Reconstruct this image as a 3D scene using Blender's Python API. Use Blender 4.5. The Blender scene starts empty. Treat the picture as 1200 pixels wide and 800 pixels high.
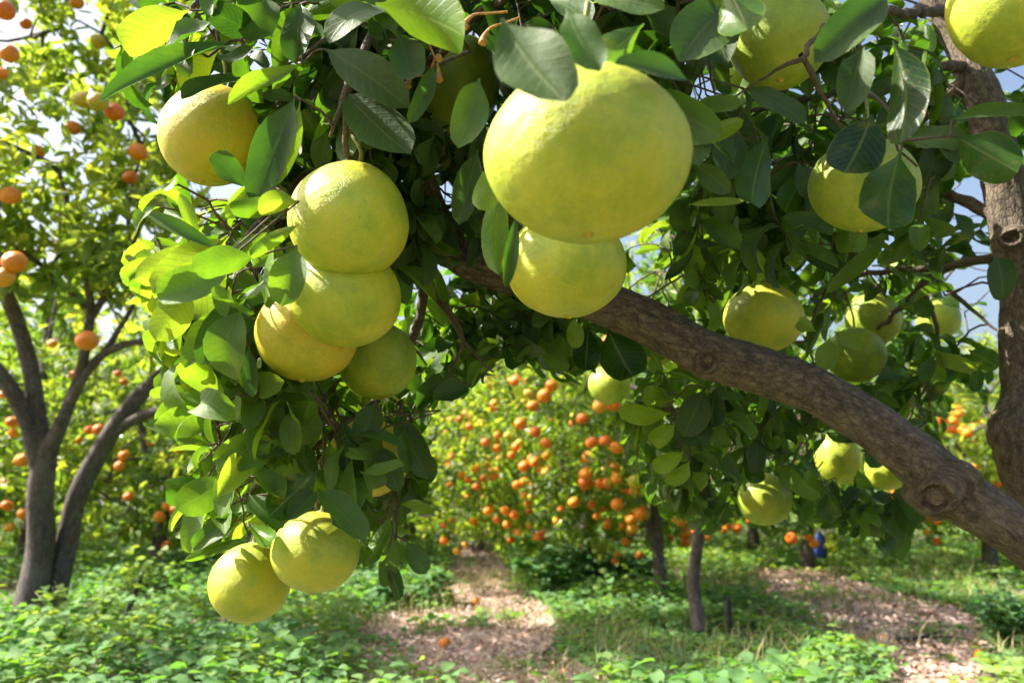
import bpy, math, random
import numpy as np
from mathutils import Vector, noise

random.seed(7)
rng = np.random.default_rng(7)
S = bpy.context.scene
C = S.collection
PI = math.pi

# ------------------------------------------------------------------ camera
F = 28.0 / 36.0 * 1200.0
CAM_H = 0.80
PITCH = math.radians(9.7)
cd = bpy.data.cameras.new('camera')
cam = bpy.data.objects.new('camera', cd)
C.objects.link(cam)
S.camera = cam
cd.lens = 28.0
cd.sensor_width = 36.0
cd.clip_start = 0.02
cd.clip_end = 1000.0
cam.location = (0, 0, CAM_H)
cam.rotation_euler = (PI / 2 + PITCH, 0, 0)
cd.dof.use_dof = True
cd.dof.focus_distance = 1.15
cd.dof.aperture_fstop = 4.3
cd.dof.aperture_blades = 7

FWD = np.array([0, math.cos(PITCH), math.sin(PITCH)])
UPV = np.array([0, -math.sin(PITCH), math.cos(PITCH)])
RGT = np.array([1.0, 0, 0])
CAMP = np.array([0, 0, CAM_H])


def at(px, py, d):
    """point seen at photo position (px, py), d metres in front of the lens"""
    return CAMP + RGT * ((px - 600) / F * d) + UPV * (-(py - 400) / F * d) + FWD * d


def ground_at(px, py, z=0.0):
    v = RGT * ((px - 600) / F) + UPV * (-(py - 400) / F) + FWD
    t = (z - CAM_H) / v[2]
    return CAMP + v * t


def project(P):
    Q = P - CAMP
    d = Q @ FWD
    dd = np.where(np.abs(d) < 1e-4, 1e-4, d)
    return 600 + F * (Q @ RGT) / dd, 400 - F * (Q @ UPV) / dd, d


def norm(v):
    v = np.asarray(v, float)
    n = np.linalg.norm(v, axis=-1, keepdims=True)
    return v / np.maximum(n, 1e-9)


def in_poly(x, y, poly):
    x = np.asarray(x); y = np.asarray(y)
    r = np.zeros(x.shape, bool)
    n = len(poly)
    for i in range(n):
        x0, y0 = poly[i]; x1, y1 = poly[(i + 1) % n]
        if y0 == y1:
            continue
        c = ((y0 > y) != (y1 > y)) & (x < (x1 - x0) * (y - y0) / (y1 - y0) + x0)
        r ^= c
    return r


SUN_EL = math.radians(45)
SUN_AZ = math.radians(-84)     # from +y towards +x
SD = np.array([math.sin(SUN_AZ) * math.cos(SUN_EL), math.cos(SUN_AZ) * math.cos(SUN_EL), math.sin(SUN_EL)])

# ------------------------------------------------------------------ mesh helpers
def mk_mesh(name, V, Q, uv=None, attrs=None, smooth=True):
    me = bpy.data.meshes.new(name)
    V = np.asarray(V, np.float32); Q = np.asarray(Q, np.int32)
    me.vertices.add(len(V)); me.vertices.foreach_set('co', V.ravel())
    k = Q.shape[1]
    me.loops.add(Q.size); me.loops.foreach_set('vertex_index', Q.ravel())
    me.polygons.add(len(Q))
    me.polygons.foreach_set('loop_start', np.arange(0, Q.size, k, dtype=np.int32))
    try:
        me.polygons.foreach_set('loop_total', np.full(len(Q), k, np.int32))
    except Exception:
        pass
    if smooth:
        me.polygons.foreach_set('use_smooth', np.ones(len(Q), bool))
    if uv is not None:
        ul = me.uv_layers.new(name='UVMap')
        ul.data.foreach_set('uv', np.asarray(uv, np.float32)[Q.ravel()].ravel())
    for an, (typ, data) in (attrs or {}).items():
        a = me.attributes.new(an, typ, 'POINT')
        a.data.foreach_set('vector' if typ == 'FLOAT_VECTOR' else 'value', np.asarray(data, np.float32).ravel())
    me.update(calc_edges=True)
    me.validate()
    return me


def link(name, me, mat, parent=None, loc=None):
    o = bpy.data.objects.new(name, me)
    C.objects.link(o)
    if mat is not None and len(me.materials) == 0:
        me.materials.append(mat)
    if parent is not None:
        o.parent = parent
    if loc is not None:
        o.location = loc
    return o


def tag(o, label=None, cat=None, group=None, kind=None):
    if label: o['label'] = label
    if cat: o['category'] = cat
    if group: o['group'] = group
    if kind: o['kind'] = kind
    return o


def empty(name, loc=(0, 0, 0)):
    o = bpy.data.objects.new(name, None)
    o.empty_display_size = 0.05
    C.objects.link(o)
    o.location = loc
    return o


def smooth_path(P, R, step=0.02):
    """Catmull-Rom through the points, with radii"""
    P = np.asarray(P, float); R = np.asarray(R, float)
    if len(P) == 2:
        n = max(2, int(np.linalg.norm(P[1] - P[0]) / step))
        t = np.linspace(0, 1, n + 1)[:, None]
        return P[0] * (1 - t) + P[1] * t, (R[0] * (1 - t) + R[1] * t)[:, 0]
    E = np.vstack([2 * P[0] - P[1], P, 2 * P[-1] - P[-2]])
    out, rr = [], []
    for i in range(len(P) - 1):
        a, b, c, d = E[i], E[i + 1], E[i + 2], E[i + 3]
        n = max(2, int(np.linalg.norm(c - b) / step))
        for k in range(n):
            t = k / n
            out.append(0.5 * (2 * b + (c - a) * t + (2 * a - 5 * b + 4 * c - d) * t * t + (3 * b - a - 3 * c + d) * t ** 3))
            s = t * t * (3 - 2 * t)
            rr.append(R[i] * (1 - s) + R[i + 1] * s)
    out.append(P[-1]); rr.append(R[-1])
    return np.array(out), np.array(rr)


class Tubes:
    """collects tapered tubes of one part"""
    def __init__(self):
        self.V = []; self.Q = []; self.B = []; self.n = 0

    def add(self, P, R, sides=6, phase=0.0):
        P = np.asarray(P, float); R = np.asarray(R, float)
        m = len(P)
        T = np.gradient(P, axis=0); T = norm(T)
        ref = np.array([0.13, 0.21, 0.97]) if abs(T[0][2]) < 0.8 else np.array([0.97, 0.2, 0.1])
        X = np.zeros_like(P)
        x = norm(np.cross(T[0], ref)); X[0] = x
        for i in range(1, m):
            x = x - T[i] * np.dot(x, T[i]); x = norm(x); X[i] = x
        Y = np.cross(T, X)
        a = np.linspace(0, 2 * PI, sides, endpoint=False)
        ca, sa = np.cos(a), np.sin(a)
        V = P[:, None, :] + R[:, None, None] * (X[:, None, :] * ca[None, :, None] + Y[:, None, :] * sa[None, :, None])
        s = np.concatenate([[0], np.cumsum(np.linalg.norm(np.diff(P, axis=0), axis=1))]) + phase
        B = np.stack([R[:, None] * ca[None, :], R[:, None] * sa[None, :], np.repeat(s[:, None], sides, 1)], -1)
        V = V.reshape(-1, 3); B = B.reshape(-1, 3)
        i = np.arange(m - 1)[:, None] * sides; j = np.arange(sides)[None, :]; j2 = (j + 1) % sides
        Q = np.stack([i + j, i + j2, i + sides + j2, i + sides + j], -1).reshape(-1, 4)
        # close the far end by collapsing the last ring to a rounded tip
        tip = np.full((sides, 3), 0.0) + P[-1] + T[-1] * R[-1] * 0.6
        k = len(V)
        V = np.vstack([V, tip]); B = np.vstack([B, np.tile([0, 0, s[-1] + 0.003], (sides, 1))])
        jj = np.arange(sides); jn = (jj + 1) % sides
        base = (m - 1) * sides
        Q = np.vstack([Q, np.stack([base + jj, base + jn, k + jn, k + jj], -1)])
        self.V.append(V); self.B.append(B); self.Q.append(Q + self.n); self.n += len(V)

    def mesh(self, name):
        return mk_mesh(name, np.vstack(self.V), np.vstack(self.Q), attrs={'bark': ('FLOAT_VECTOR', np.vstack(self.B))})


# ------------------------------------------------------------------ leaves
class Leaves:
    KEYS = ('B', 'D', 'N', 'L', 'W', 'tone', 'fold', 'curl', 'wave')

    def __init__(self):
        self.d = {k: [] for k in self.KEYS}

    def add(self, B, D, N, L, W, tone, fold=0.35, curl=0.6, wave=0.1):
        for k, v in zip(self.KEYS, (B, D, N, L, W, tone, fold, curl, wave)):
            self.d[k].append(v)

    def arrays(self):
        return {k: np.array(v, float) for k, v in self.d.items()}


def leaf_mesh(name, A, nu=7, nv=10, petiole=0.13, point=0.52):
    B, D, N = A['B'], norm(A['D']), A['N']
    n = len(B)
    N = norm(N - D * np.sum(N * D, 1, keepdims=True))
    Sd = np.cross(N, D)
    v = np.linspace(0, 1, nv)
    v = v * 0.6 + 0.4 * (0.5 - 0.5 * np.cos(PI * v))
    t = np.clip((v - petiole) / (1 - petiole), 0, 1)
    hw = (t ** (0.52 if petiole > .1 else .6)) * ((1 - t) ** point); hw /= hw.max()
    if petiole > 0:
        hw = np.maximum(hw, np.where(t < 0.02, 0.05 + 0.10 * np.clip(v / petiole, 0, 1), 0))
        hw[-1] = 0.015
    u = np.linspace(-1, 1, nu)
    dv = np.diff(v, prepend=0)
    th = A['curl'][:, None] * (v[None, :] ** 1.3) - 0.25 * A['curl'][:, None]
    cx = np.cumsum(np.cos(th) * dv, 1) * A['L'][:, None]
    cz = -np.cumsum(np.sin(th) * dv, 1) * A['L'][:, None]
    W = A['W'][:, None, None]
    au = np.abs(u)[None, None, :]
    h = hw[None, :, None]
    fold = A['fold'][:, None, None]
    ph = rng.uniform(0, 6.28, (n, 1, 2))
    phs = np.where(u[None, None, :] < 0, ph[:, :, 0:1], ph[:, :, 1:2])
    fr = rng.uniform(5, 11, (n, 1, 1))
    y = u[None, None, :] * h * W * np.cos(fold * (0.6 + 0.4 * au))
    z = au ** 1.25 * h * W * np.sin(fold) + W * A['wave'][:, None, None] * au ** 2 * np.sin(fr * v[None, :, None] + phs) * (h ** 0.5)
    # slow sideways bend of the blade
    sb = rng.normal(0, 0.12, (n, 1, 1)) * A['L'][:, None, None] * (v[None, :, None] ** 2)
    # local frame along the curve
    ct, st = np.cos(th)[:, :, None], np.sin(th)[:, :, None]
    xx = cx[:, :, None] + z * st
    zz = cz[:, :, None] + z * ct
    yy = y + sb
    P = (B[:, None, None, :] + xx[..., None] * D[:, None, None, :] + yy[..., None] * Sd[:, None, None, :] + zz[..., None] * N[:, None, None, :])
    V = P.reshape(-1, 3)
    uu = np.broadcast_to(u[None, None, :] * 0.5 + 0.5, (n, nv, nu)).ravel()
    vv = np.broadcast_to(v[None, :, None], (n, nv, nu)).ravel()
    i = np.arange(nv - 1)[:, None] * nu; j = np.arange(nu - 1)[None, :]
    q = np.stack([i + j, i + j + 1, i + nu + j + 1, i + nu + j], -1).reshape(-1, 4)
    Q = (np.arange(n)[:, None, None] * (nu * nv) + q[None]).reshape(-1, 4)
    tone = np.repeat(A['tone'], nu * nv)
    rnd = np.repeat(rng.uniform(0, 1, n), nu * nv)
    return mk_mesh(name, V, Q, np.stack([uu, vv], -1), {'tone': ('FLOAT', tone), 'rnd': ('FLOAT', rnd)})


# ------------------------------------------------------------------ materials
def new_mat(name):
    m = bpy.data.materials.new(name); m.use_nodes = True
    nt = m.node_tree
    for n in list(nt.nodes):
        nt.nodes.remove(n)
    out = nt.nodes.new('ShaderNodeOutputMaterial')
    return m, nt, out


class NT:
    def __init__(self, nt): self.nt = nt
    def n(self, t, **kw):
        x = self.nt.nodes.new(t)
        for k, v in kw.items():
            if k.startswith('i_'):
                x.inputs[k[2:].replace('_', ' ')].default_value = v
            else:
                setattr(x, k, v)
        return x
    def l(self, a, b): self.nt.links.new(a, b)
    def math(self, op, a, b=None, c=None, clamp=False):
        x = self.nt.nodes.new('ShaderNodeMath'); x.operation = op; x.use_clamp = clamp
        for i, v in enumerate((a, b, c)):
            if v is None: continue
            if isinstance(v, (int, float)): x.inputs[i].default_value = v
            else: self.l(v, x.inputs[i])
        return x.outputs[0]
    def mix(self, f, a, b, blend='MIX'):
        x = self.nt.nodes.new('ShaderNodeMix'); x.data_type = 'RGBA'; x.blend_type = blend
        for i, v in ((0, f), (6, a), (7, b)):
            if isinstance(v, (int, float)): x.inputs[i].default_value = v
            elif isinstance(v, tuple): x.inputs[i].default_value = (*v, 1)
            else: self.l(v, x.inputs[i])
        return x.outputs[2]
    def ramp(self, f, stops):
        x = self.nt.nodes.new('ShaderNodeValToRGB')
        e = x.color_ramp.elements
        while len(e) > 1: e.remove(e[-1])
        e[0].position = stops[0][0]; e[0].color = (*stops[0][1], 1)
        for p, c in stops[1:]:
            k = e.new(p); k.color = (*c, 1)
        self.l(f, x.inputs[0])
        return x.outputs[0]
    def noise(self, vec, scale, detail=3, rough=0.55):
        x = self.nt.nodes.new('ShaderNodeTexNoise')
        x.inputs['Scale'].default_value = scale; x.inputs['Detail'].default_value = detail; x.inputs['Roughness'].default_value = rough
        if vec is not None: self.l(vec, x.inputs['Vector'])
        return x.outputs[0]
    def smooth(self, v, a, b):
        x = self.nt.nodes.new('ShaderNodeMapRange'); x.interpolation_type = 'SMOOTHSTEP'
        x.inputs[1].default_value = a; x.inputs[2].default_value = b
        self.l(v, x.inputs[0])
        return x.outputs[0]


def leaf_material(name, stops, under, trans, rough=0.22, fine=True, tw=0.42):
    m, nt, out = new_mat(name); g = NT(nt)
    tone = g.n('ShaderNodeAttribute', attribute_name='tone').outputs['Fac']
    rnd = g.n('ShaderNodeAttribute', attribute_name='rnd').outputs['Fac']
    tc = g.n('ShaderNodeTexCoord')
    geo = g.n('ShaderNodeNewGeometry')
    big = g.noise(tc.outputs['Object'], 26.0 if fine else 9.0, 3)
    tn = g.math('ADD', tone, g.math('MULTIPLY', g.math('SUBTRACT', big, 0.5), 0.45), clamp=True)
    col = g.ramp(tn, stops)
    tcol = g.ramp(tn, trans)
    if fine:
        sep = g.n('ShaderNodeSeparateXYZ'); g.l(tc.outputs['UV'], sep.inputs[0])
        au = g.math('ABSOLUTE', g.math('MULTIPLY', g.math('SUBTRACT', sep.outputs[0], 0.5), 2.0))
        rib = g.math('SUBTRACT', 1.0, g.smooth(au, 0.02, 0.09))
        tt = g.math('SUBTRACT', g.math('MULTIPLY', sep.outputs[1], 10.0), g.math('MULTIPLY', au, 2.1))
        wv = g.math('ABSOLUTE', g.math('SUBTRACT', g.math('FRACT', g.math('ADD', tt, g.math('MULTIPLY', rnd, 3.0))), 0.5))
        vein = g.math('SUBTRACT', 1.0, g.smooth(wv, 0.0, 0.13))
        vo = g.n('ShaderNodeTexVoronoi', feature='DISTANCE_TO_EDGE'); vo.inputs['Scale'].default_value = 190.0
        g.l(tc.outputs['Object'], vo.inputs['Vector'])
        net = g.math('SUBTRACT', 1.0, g.smooth(vo.outputs['Distance'], 0.0, 0.09))
        veins = g.math('MAXIMUM', g.math('MULTIPLY', rib, 1.0), g.math('MAXIMUM', g.math('MULTIPLY', vein, 0.42), g.math('MULTIPLY', net, 0.12)))
        col = g.mix(g.math('MULTIPLY', veins, 0.6), col, (0.24, 0.30, 0.07))
        tcol2 = g.mix(g.math('MULTIPLY', g.math('MAXIMUM', vein, g.math('MULTIPLY', net, 0.5)), 0.45), tcol, (0.06, 0.12, 0.01))
        # yellow edge and blemishes
        edge = g.math('MULTIPLY', g.smooth(au, 0.93, 1.0), 0.5)
        col = g.mix(edge, col, (0.32, 0.36, 0.06))
        sp = g.noise(tc.outputs['Object'], 75.0, 4, 0.7)
        old = g.math('MULTIPLY', g.smooth(sp, 0.58, 0.66), g.smooth(rnd, 0.68, 0.85))
        col = g.mix(g.math('MULTIPLY', old, 0.8), col, (0.16, 0.12, 0.03))
        yl = g.math('MULTIPLY', g.smooth(big, 0.52, 0.66), g.math('SUBTRACT', 1.0, g.smooth(rnd, 0.05, 0.16)))
        col = g.mix(g.math('MULTIPLY', yl, 0.7), col, (0.42, 0.38, 0.03))
        dust = g.math('MULTIPLY', g.smooth(g.noise(tc.outputs['Object'], 310.0, 2), 0.62, 0.72), 0.07)
        col = g.mix(dust, col, (0.30, 0.32, 0.24))
    else:
        tcol2 = tcol; veins = None
    und = g.mix(0.62, col, under)
    base = g.mix(geo.outputs['Backfacing'], col, und)
    p = g.n('ShaderNodeBsdfPrincipled')
    g.l(base, p.inputs['Base Color'])
    rr = g.math('ADD', g.math('MULTIPLY', geo.outputs['Backfacing'], 0.25), g.math('ADD', rough, g.math('MULTIPLY', rnd, 0.14)))
    g.l(rr, p.inputs['Roughness'])
    p.inputs['IOR'].default_value = 1.42; p.inputs['Specular IOR Level'].default_value = 0.5 if fine else 0.6
    tr = g.n('ShaderNodeBsdfTranslucent'); g.l(tcol2, tr.inputs['Color'])
    if fine:
        b = g.n('ShaderNodeBump'); b.inputs['Strength'].default_value = 0.35; b.inputs['Distance'].default_value = 0.0016
        hgt = g.math('ADD', g.math('MULTIPLY', veins, -0.8), g.math('MULTIPLY', g.noise(tc.outputs['Object'], 90.0, 3), 1.6))
        g.l(hgt, b.inputs['Height']); g.l(b.outputs[0], p.inputs['Normal'])
    mx = g.n('ShaderNodeMixShader'); mx.inputs[0].default_value = tw
    g.l(p.outputs[0], mx.inputs[1]); g.l(tr.outputs[0], mx.inputs[2]); g.l(mx.outputs[0], out.inputs[0])
    return m


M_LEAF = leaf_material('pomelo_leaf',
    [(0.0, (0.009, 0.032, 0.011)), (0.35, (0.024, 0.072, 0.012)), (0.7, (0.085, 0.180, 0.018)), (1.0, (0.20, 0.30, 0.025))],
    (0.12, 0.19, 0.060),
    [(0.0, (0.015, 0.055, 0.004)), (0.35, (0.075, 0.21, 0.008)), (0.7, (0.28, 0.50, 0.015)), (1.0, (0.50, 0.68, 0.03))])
M_OLEAF = leaf_material('orange_tree_leaf',
    [(0.0, (0.030, 0.080, 0.018)), (0.4, (0.065, 0.145, 0.022)), (0.75, (0.15, 0.24, 0.025)), (1.0, (0.30, 0.33, 0.035))],
    (0.14, 0.19, 0.07),
    [(0.0, (0.10, 0.24, 0.02)), (0.5, (0.30, 0.48, 0.03)), (1.0, (0.62, 0.70, 0.05))], rough=0.20, fine=False, tw=.48)
M_WEED = leaf_material('weed_leaf',
    [(0.0, (0.040, 0.140, 0.030)), (0.5, (0.075, 0.230, 0.034)), (0.8, (0.17, 0.34, 0.032)), (1.0, (0.32, 0.42, 0.05))],
    (0.12, 0.20, 0.09),
    [(0.0, (0.12, 0.38, 0.06)), (0.6, (0.28, 0.60, 0.05)), (1.0, (0.62, 0.78, 0.06))], rough=0.42, fine=False, tw=0.36)


def bark_material(name, c0, c1, c2, fs=1.0, strength=0.8):
    m, nt, out = new_mat(name); g = NT(nt)
    at_ = g.n('ShaderNodeAttribute', attribute_name='bark')
    mp = g.n('ShaderNodeMapping'); mp.inputs['Scale'].default_value = (1.0, 1.0, 0.55)
    g.l(at_.outputs['Vector'], mp.inputs['Vector'])
    n1 = g.noise(mp.outputs[0], 85.0 * fs, 8, 0.78)
    n2 = g.noise(mp.outputs[0], 260.0 * fs, 4, 0.7)
    n3 = g.noise(at_.outputs['Vector'], 11.0 * fs, 4, 0.6)
    vo = g.n('ShaderNodeTexVoronoi', feature='DISTANCE_TO_EDGE'); vo.inputs['Scale'].default_value = 95.0 * fs
    g.l(mp.outputs[0], vo.inputs['Vector'])
    cr = g.math('SUBTRACT', 1.0, g.smooth(vo.outputs['Distance'], 0.0, 0.16))
    col = g.ramp(n1, [(0.36, c0), (0.5, c1), (0.66, c2)])
    col = g.mix(g.smooth(n3, 0.5, 0.72), col, tuple(min(1, x * 1.35 + 0.02) for x in c1))
    col = g.mix(g.math('MULTIPLY', cr, 0.35), col, c0)
    wh = g.math('MULTIPLY', g.smooth(g.noise(at_.outputs['Vector'], 140.0 * fs, 2), 0.70, 0.76), 0.5)
    col = g.mix(wh, col, (0.38, 0.34, 0.27))
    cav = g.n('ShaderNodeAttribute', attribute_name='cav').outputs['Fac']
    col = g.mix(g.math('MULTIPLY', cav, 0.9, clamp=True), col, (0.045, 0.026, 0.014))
    p = g.n('ShaderNodeBsdfPrincipled'); p.inputs['Roughness'].default_value = 0.82
    g.l(col, p.inputs['Base Color'])
    b = g.n('ShaderNodeBump'); b.inputs['Strength'].default_value = strength; b.inputs['Distance'].default_value = 0.004
    h = g.math('ADD', g.math('MULTIPLY', n1, 1.2), g.math('ADD', g.math('MULTIPLY', n2, 0.5), g.math('MULTIPLY', cr, -0.45)))
    g.l(h, b.inputs['Height']); g.l(b.outputs[0], p.inputs['Normal']); g.l(p.outputs[0], out.inputs[0])
    return m


M_BARK = bark_material('pomelo_bark', (0.038, 0.027, 0.019), (0.130, 0.096, 0.064), (0.27, 0.21, 0.145))
M_TWIG = bark_material('twig_bark', (0.05, 0.036, 0.024), (0.11, 0.078, 0.052), (0.19, 0.145, 0.10), 2.0, 0.4)
M_OBARK = bark_material('orange_tree_bark', (0.040, 0.030, 0.028), (0.095, 0.073, 0.068), (0.18, 0.145, 0.13), 0.5)


def simple_mat(name, c0, c1, scale=40, rough=0.6, bump=0.0, sss=0.0):
    m, nt, out = new_mat(name); g = NT(nt)
    tc = g.n('ShaderNodeTexCoord')
    n = g.noise(tc.outputs['Object'], scale, 4)
    col = g.ramp(n, [(0.35, c0), (0.65, c1)])
    p = g.n('ShaderNodeBsdfPrincipled'); p.inputs['Roughness'].default_value = rough
    g.l(col, p.inputs['Base Color'])
    if bump:
        b = g.n('ShaderNodeBump'); b.inputs['Strength'].default_value = bump; b.inputs['Distance'].default_value = 0.003
        g.l(n, b.inputs['Height']); g.l(b.outputs[0], p.inputs['Normal'])
    if sss:
        p.inputs['Subsurface Weight'].default_value = sss; p.inputs['Subsurface Radius'].default_value = (0.01, 0.006, 0.002)
    g.l(p.outputs[0], out.inputs[0])
    return m


M_STEM = simple_mat('green_stem', (0.13, 0.16, 0.03), (0.30, 0.30, 0.06), 160, 0.55, 0.4)
M_SCAR = simple_mat('scar', (0.42, 0.30, 0.05), (0.62, 0.50, 0.06), 300, 0.6, 0.3)
M_CALYX = simple_mat('dried_calyx', (0.34, 0.15, 0.035), (0.55, 0.30, 0.08), 300, 0.7, 0.3)
M_BUTTON = simple_mat('calyx_green', (0.10, 0.14, 0.03), (0.20, 0.22, 0.05), 200, 0.6)


def pomelo_material(name, ca, cb, cc):
    m, nt, out = new_mat(name); g = NT(nt)
    tc = g.n('ShaderNodeTexCoord'); oi = g.n('ShaderNodeObjectInfo')
    ad = g.n('ShaderNodeVectorMath', operation='ADD')
    g.l(tc.outputs['Object'], ad.inputs[0])
    cmb = g.n('ShaderNodeCombineXYZ')
    r10 = g.math('MULTIPLY', oi.outputs['Random'], 37.0)
    for i in range(3): g.l(r10, cmb.inputs[i])
    g.l(cmb.outputs[0], ad.inputs[1])
    v = ad.outputs[0]
    n1 = g.noise(v, 1.1, 4, 0.6)
    n2 = g.noise(v, 7.0, 5, 0.65)
    f = g.math('ADD', g.math('MULTIPLY', n1, 0.8), g.math('MULTIPLY', n2, 0.25))
    col = g.ramp(f, [(0.40, ca), (0.52, cb), (0.64, cc)])
    vo = g.n('ShaderNodeTexVoronoi'); vo.inputs['Scale'].default_value = 46.0; g.l(v, vo.inputs['Vector'])
    pore = g.math('SUBTRACT', 1.0, g.smooth(vo.outputs['Distance'], 0.10, 0.42))
    col = g.mix(g.math('MULTIPLY', pore, 0.34), col, tuple(x * 0.55 for x in ca))
    vb = g.n('ShaderNodeTexVoronoi'); vb.inputs['Scale'].default_value = 5.0; g.l(v, vb.inputs['Vector'])
    spot = g.math('MULTIPLY', g.math('SUBTRACT', 1.0, g.smooth(vb.outputs['Distance'], 0.03, 0.07)), 0.5)
    col = g.mix(spot, col, (0.22, 0.15, 0.04))
    sc = g.math('MULTIPLY', g.smooth(g.noise(v, 3.3, 8, 0.75), 0.57, 0.68), 0.38)
    col = g.mix(sc, col, (0.46, 0.40, 0.20))
    p = g.n('ShaderNodeBsdfPrincipled'); g.l(col, p.inputs['Base Color'])
    g.l(g.math('ADD', 0.36, g.math('MULTIPLY', n2, 0.16)), p.inputs['Roughness'])
    p.inputs['Subsurface Weight'].default_value = 0.12
    p.inputs['Subsurface Radius'].default_value = (0.05, 0.04, 0.01)
    p.inputs['Subsurface Scale'].default_value = 0.25
    b = g.n('ShaderNodeBump'); b.inputs['Strength'].default_value = 0.38; b.inputs['Distance'].default_value = 0.016
    h = g.math('ADD', g.math('MULTIPLY', pore, -0.55), g.math('MULTIPLY', g.noise(v, 7.0, 2, 0.5), .30))
    g.l(h, b.inputs['Height']); g.l(b.outputs[0], p.inputs['Normal']); g.l(p.outputs[0], out.inputs[0])
    return m


M_POM = pomelo_material('pomelo_rind', (0.36, 0.45, 0.035), (0.50, 0.54, 0.045), (0.62, 0.58, 0.050))
M_POMG = pomelo_material('pomelo_rind_greener', (0.25, 0.36, 0.035), (0.36, 0.45, 0.040), (0.48, 0.52, 0.045))
M_POMY = pomelo_material('pomelo_rind_golden', (0.50, 0.47, 0.035), (0.62, 0.52, 0.040), (0.70, 0.49, 0.040))


def orange_mat(name, a, b):
    m, nt, out = new_mat(name); g = NT(nt)
    tc = g.n('ShaderNodeTexCoord')
    n = g.noise(tc.outputs['Object'], 1.6, 3)
    col = g.ramp(n, [(0.35, a), (0.65, b)])
    p = g.n('ShaderNodeBsdfPrincipled'); g.l(col, p.inputs['Base Color']); p.inputs['Roughness'].default_value = 0.34
    bp = g.n('ShaderNodeBump'); bp.inputs['Strength'].default_value = 0.3; bp.inputs['Distance'].default_value = 0.02
    g.l(g.noise(tc.outputs['Object'], 22.0, 2), bp.inputs['Height']); g.l(bp.outputs[0], p.inputs['Normal'])
    g.l(p.outputs[0], out.inputs[0])
    return m


M_OR = [orange_mat('orange_peel', (0.80, 0.215, 0.004), (0.86, 0.28, 0.006)),
        orange_mat('orange_peel_deep', (0.76, 0.15, 0.003), (0.82, 0.20, 0.004)),
        orange_mat('orange_peel_light', (0.82, 0.34, 0.02), (0.86, 0.42, 0.03)),
        orange_mat('orange_peel_turning', (0.40, 0.42, 0.03), (0.72, 0.42, 0.03))]

# ------------------------------------------------------------------ pomelos
# px, py, half width px, half height px, true radius m, material, label
POM = [
 (248, 159, 59, 59, .078, 'y', 'golden pomelo at the upper left, a leaf lying over its top'),
 (409, 259, 71, 68, .080, 'n', 'bright round pomelo at the top of the left-hand cluster, hung on a yellow stalk'),
 (405, 348, 65, 60, .076, 'n', 'yellow pomelo tucked directly under the topmost one of the left cluster'),
 (361, 390, 60, 58, .073, 'y', 'golden pomelo at the lower left of the cluster of four'),
 (442, 422, 46, 46, .066, 'g', 'greenish pomelo at the lower right of the cluster of four'),
 (370, 647, 52, 46, .068, 'n', 'low pomelo under hanging leaves, right one of the lowest pair'),
 (293, 683, 47, 45, .066, 'n', 'lowest pomelo of the tree, left one of the lowest pair'),
 (431, 537, 49, 46, .070, 'y', 'pomelo half hidden by hanging leaves between the left cluster and the lowest pair'),
 (687, 183, 121, 101, .092, 'n', 'largest and nearest pomelo, out of focus, with a dark leaf over its top'),
 (664, 311, 71, 62, .077, 'n', 'pomelo right under the largest one, in front of the thick limb'),
 (541, 100, 45, 58, .072, 'g', 'shaded pomelo behind leaves at the left of the largest one'),
 (913, 46, 58, 58, .077, 'g', 'shaded green-yellow pomelo at the upper edge, crossed by a dead twig'),
 (871, 73, 34, 33, .070, 'g', 'small pomelo peeping out behind the one crossed by the dead twig'),
 (1188, 2, 72, 75, .072, 'n', 'blurred near pomelo cut off by the upper right corner'),
 (1012, 218, 62, 54, .080, 'g', 'pomelo in the right crown with two leaves hanging over its face'),
 (895, 373, 46, 41, .076, 'n', 'half shaded pomelo resting just above the middle of the thick limb'),
 (1023, 373, 31, 32, .072, 'g', 'upper one of two small pomelos behind the limb at right'),
 (1003, 416, 34, 32, .074, 'g', 'lower one of two small pomelos behind the limb at right'),
 (1100, 374, 24, 24, .068, 'g', 'far pomelo among twigs near the right-hand upright stem'),
 (1062, 322, 20, 24, .068, 'g', 'pale far pomelo mostly hidden in leaves above the far twigs'),
 (982, 536, 26, 30, .072, 'n', 'pomelo under the thick limb with dappled light on its top'),
 (1039, 549, 24, 25, .068, 'n', 'pomelo under the limb half covered by a leaf, near the large knot'),
 (896, 585, 32, 30, .070, 'g', 'pomelo hanging lowest under the right part of the limb'),
 (714, 451, 25, 23, .066, 'g', 'small pomelo hanging alone below the middle of the limb'),
 (763, 409, 30, 22, .068, 'y', 'pomelo half hidden behind the limb near the small knot'),
]
K = {'n': M_POM, 'g': M_POMG, 'y': M_POMY}


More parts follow.
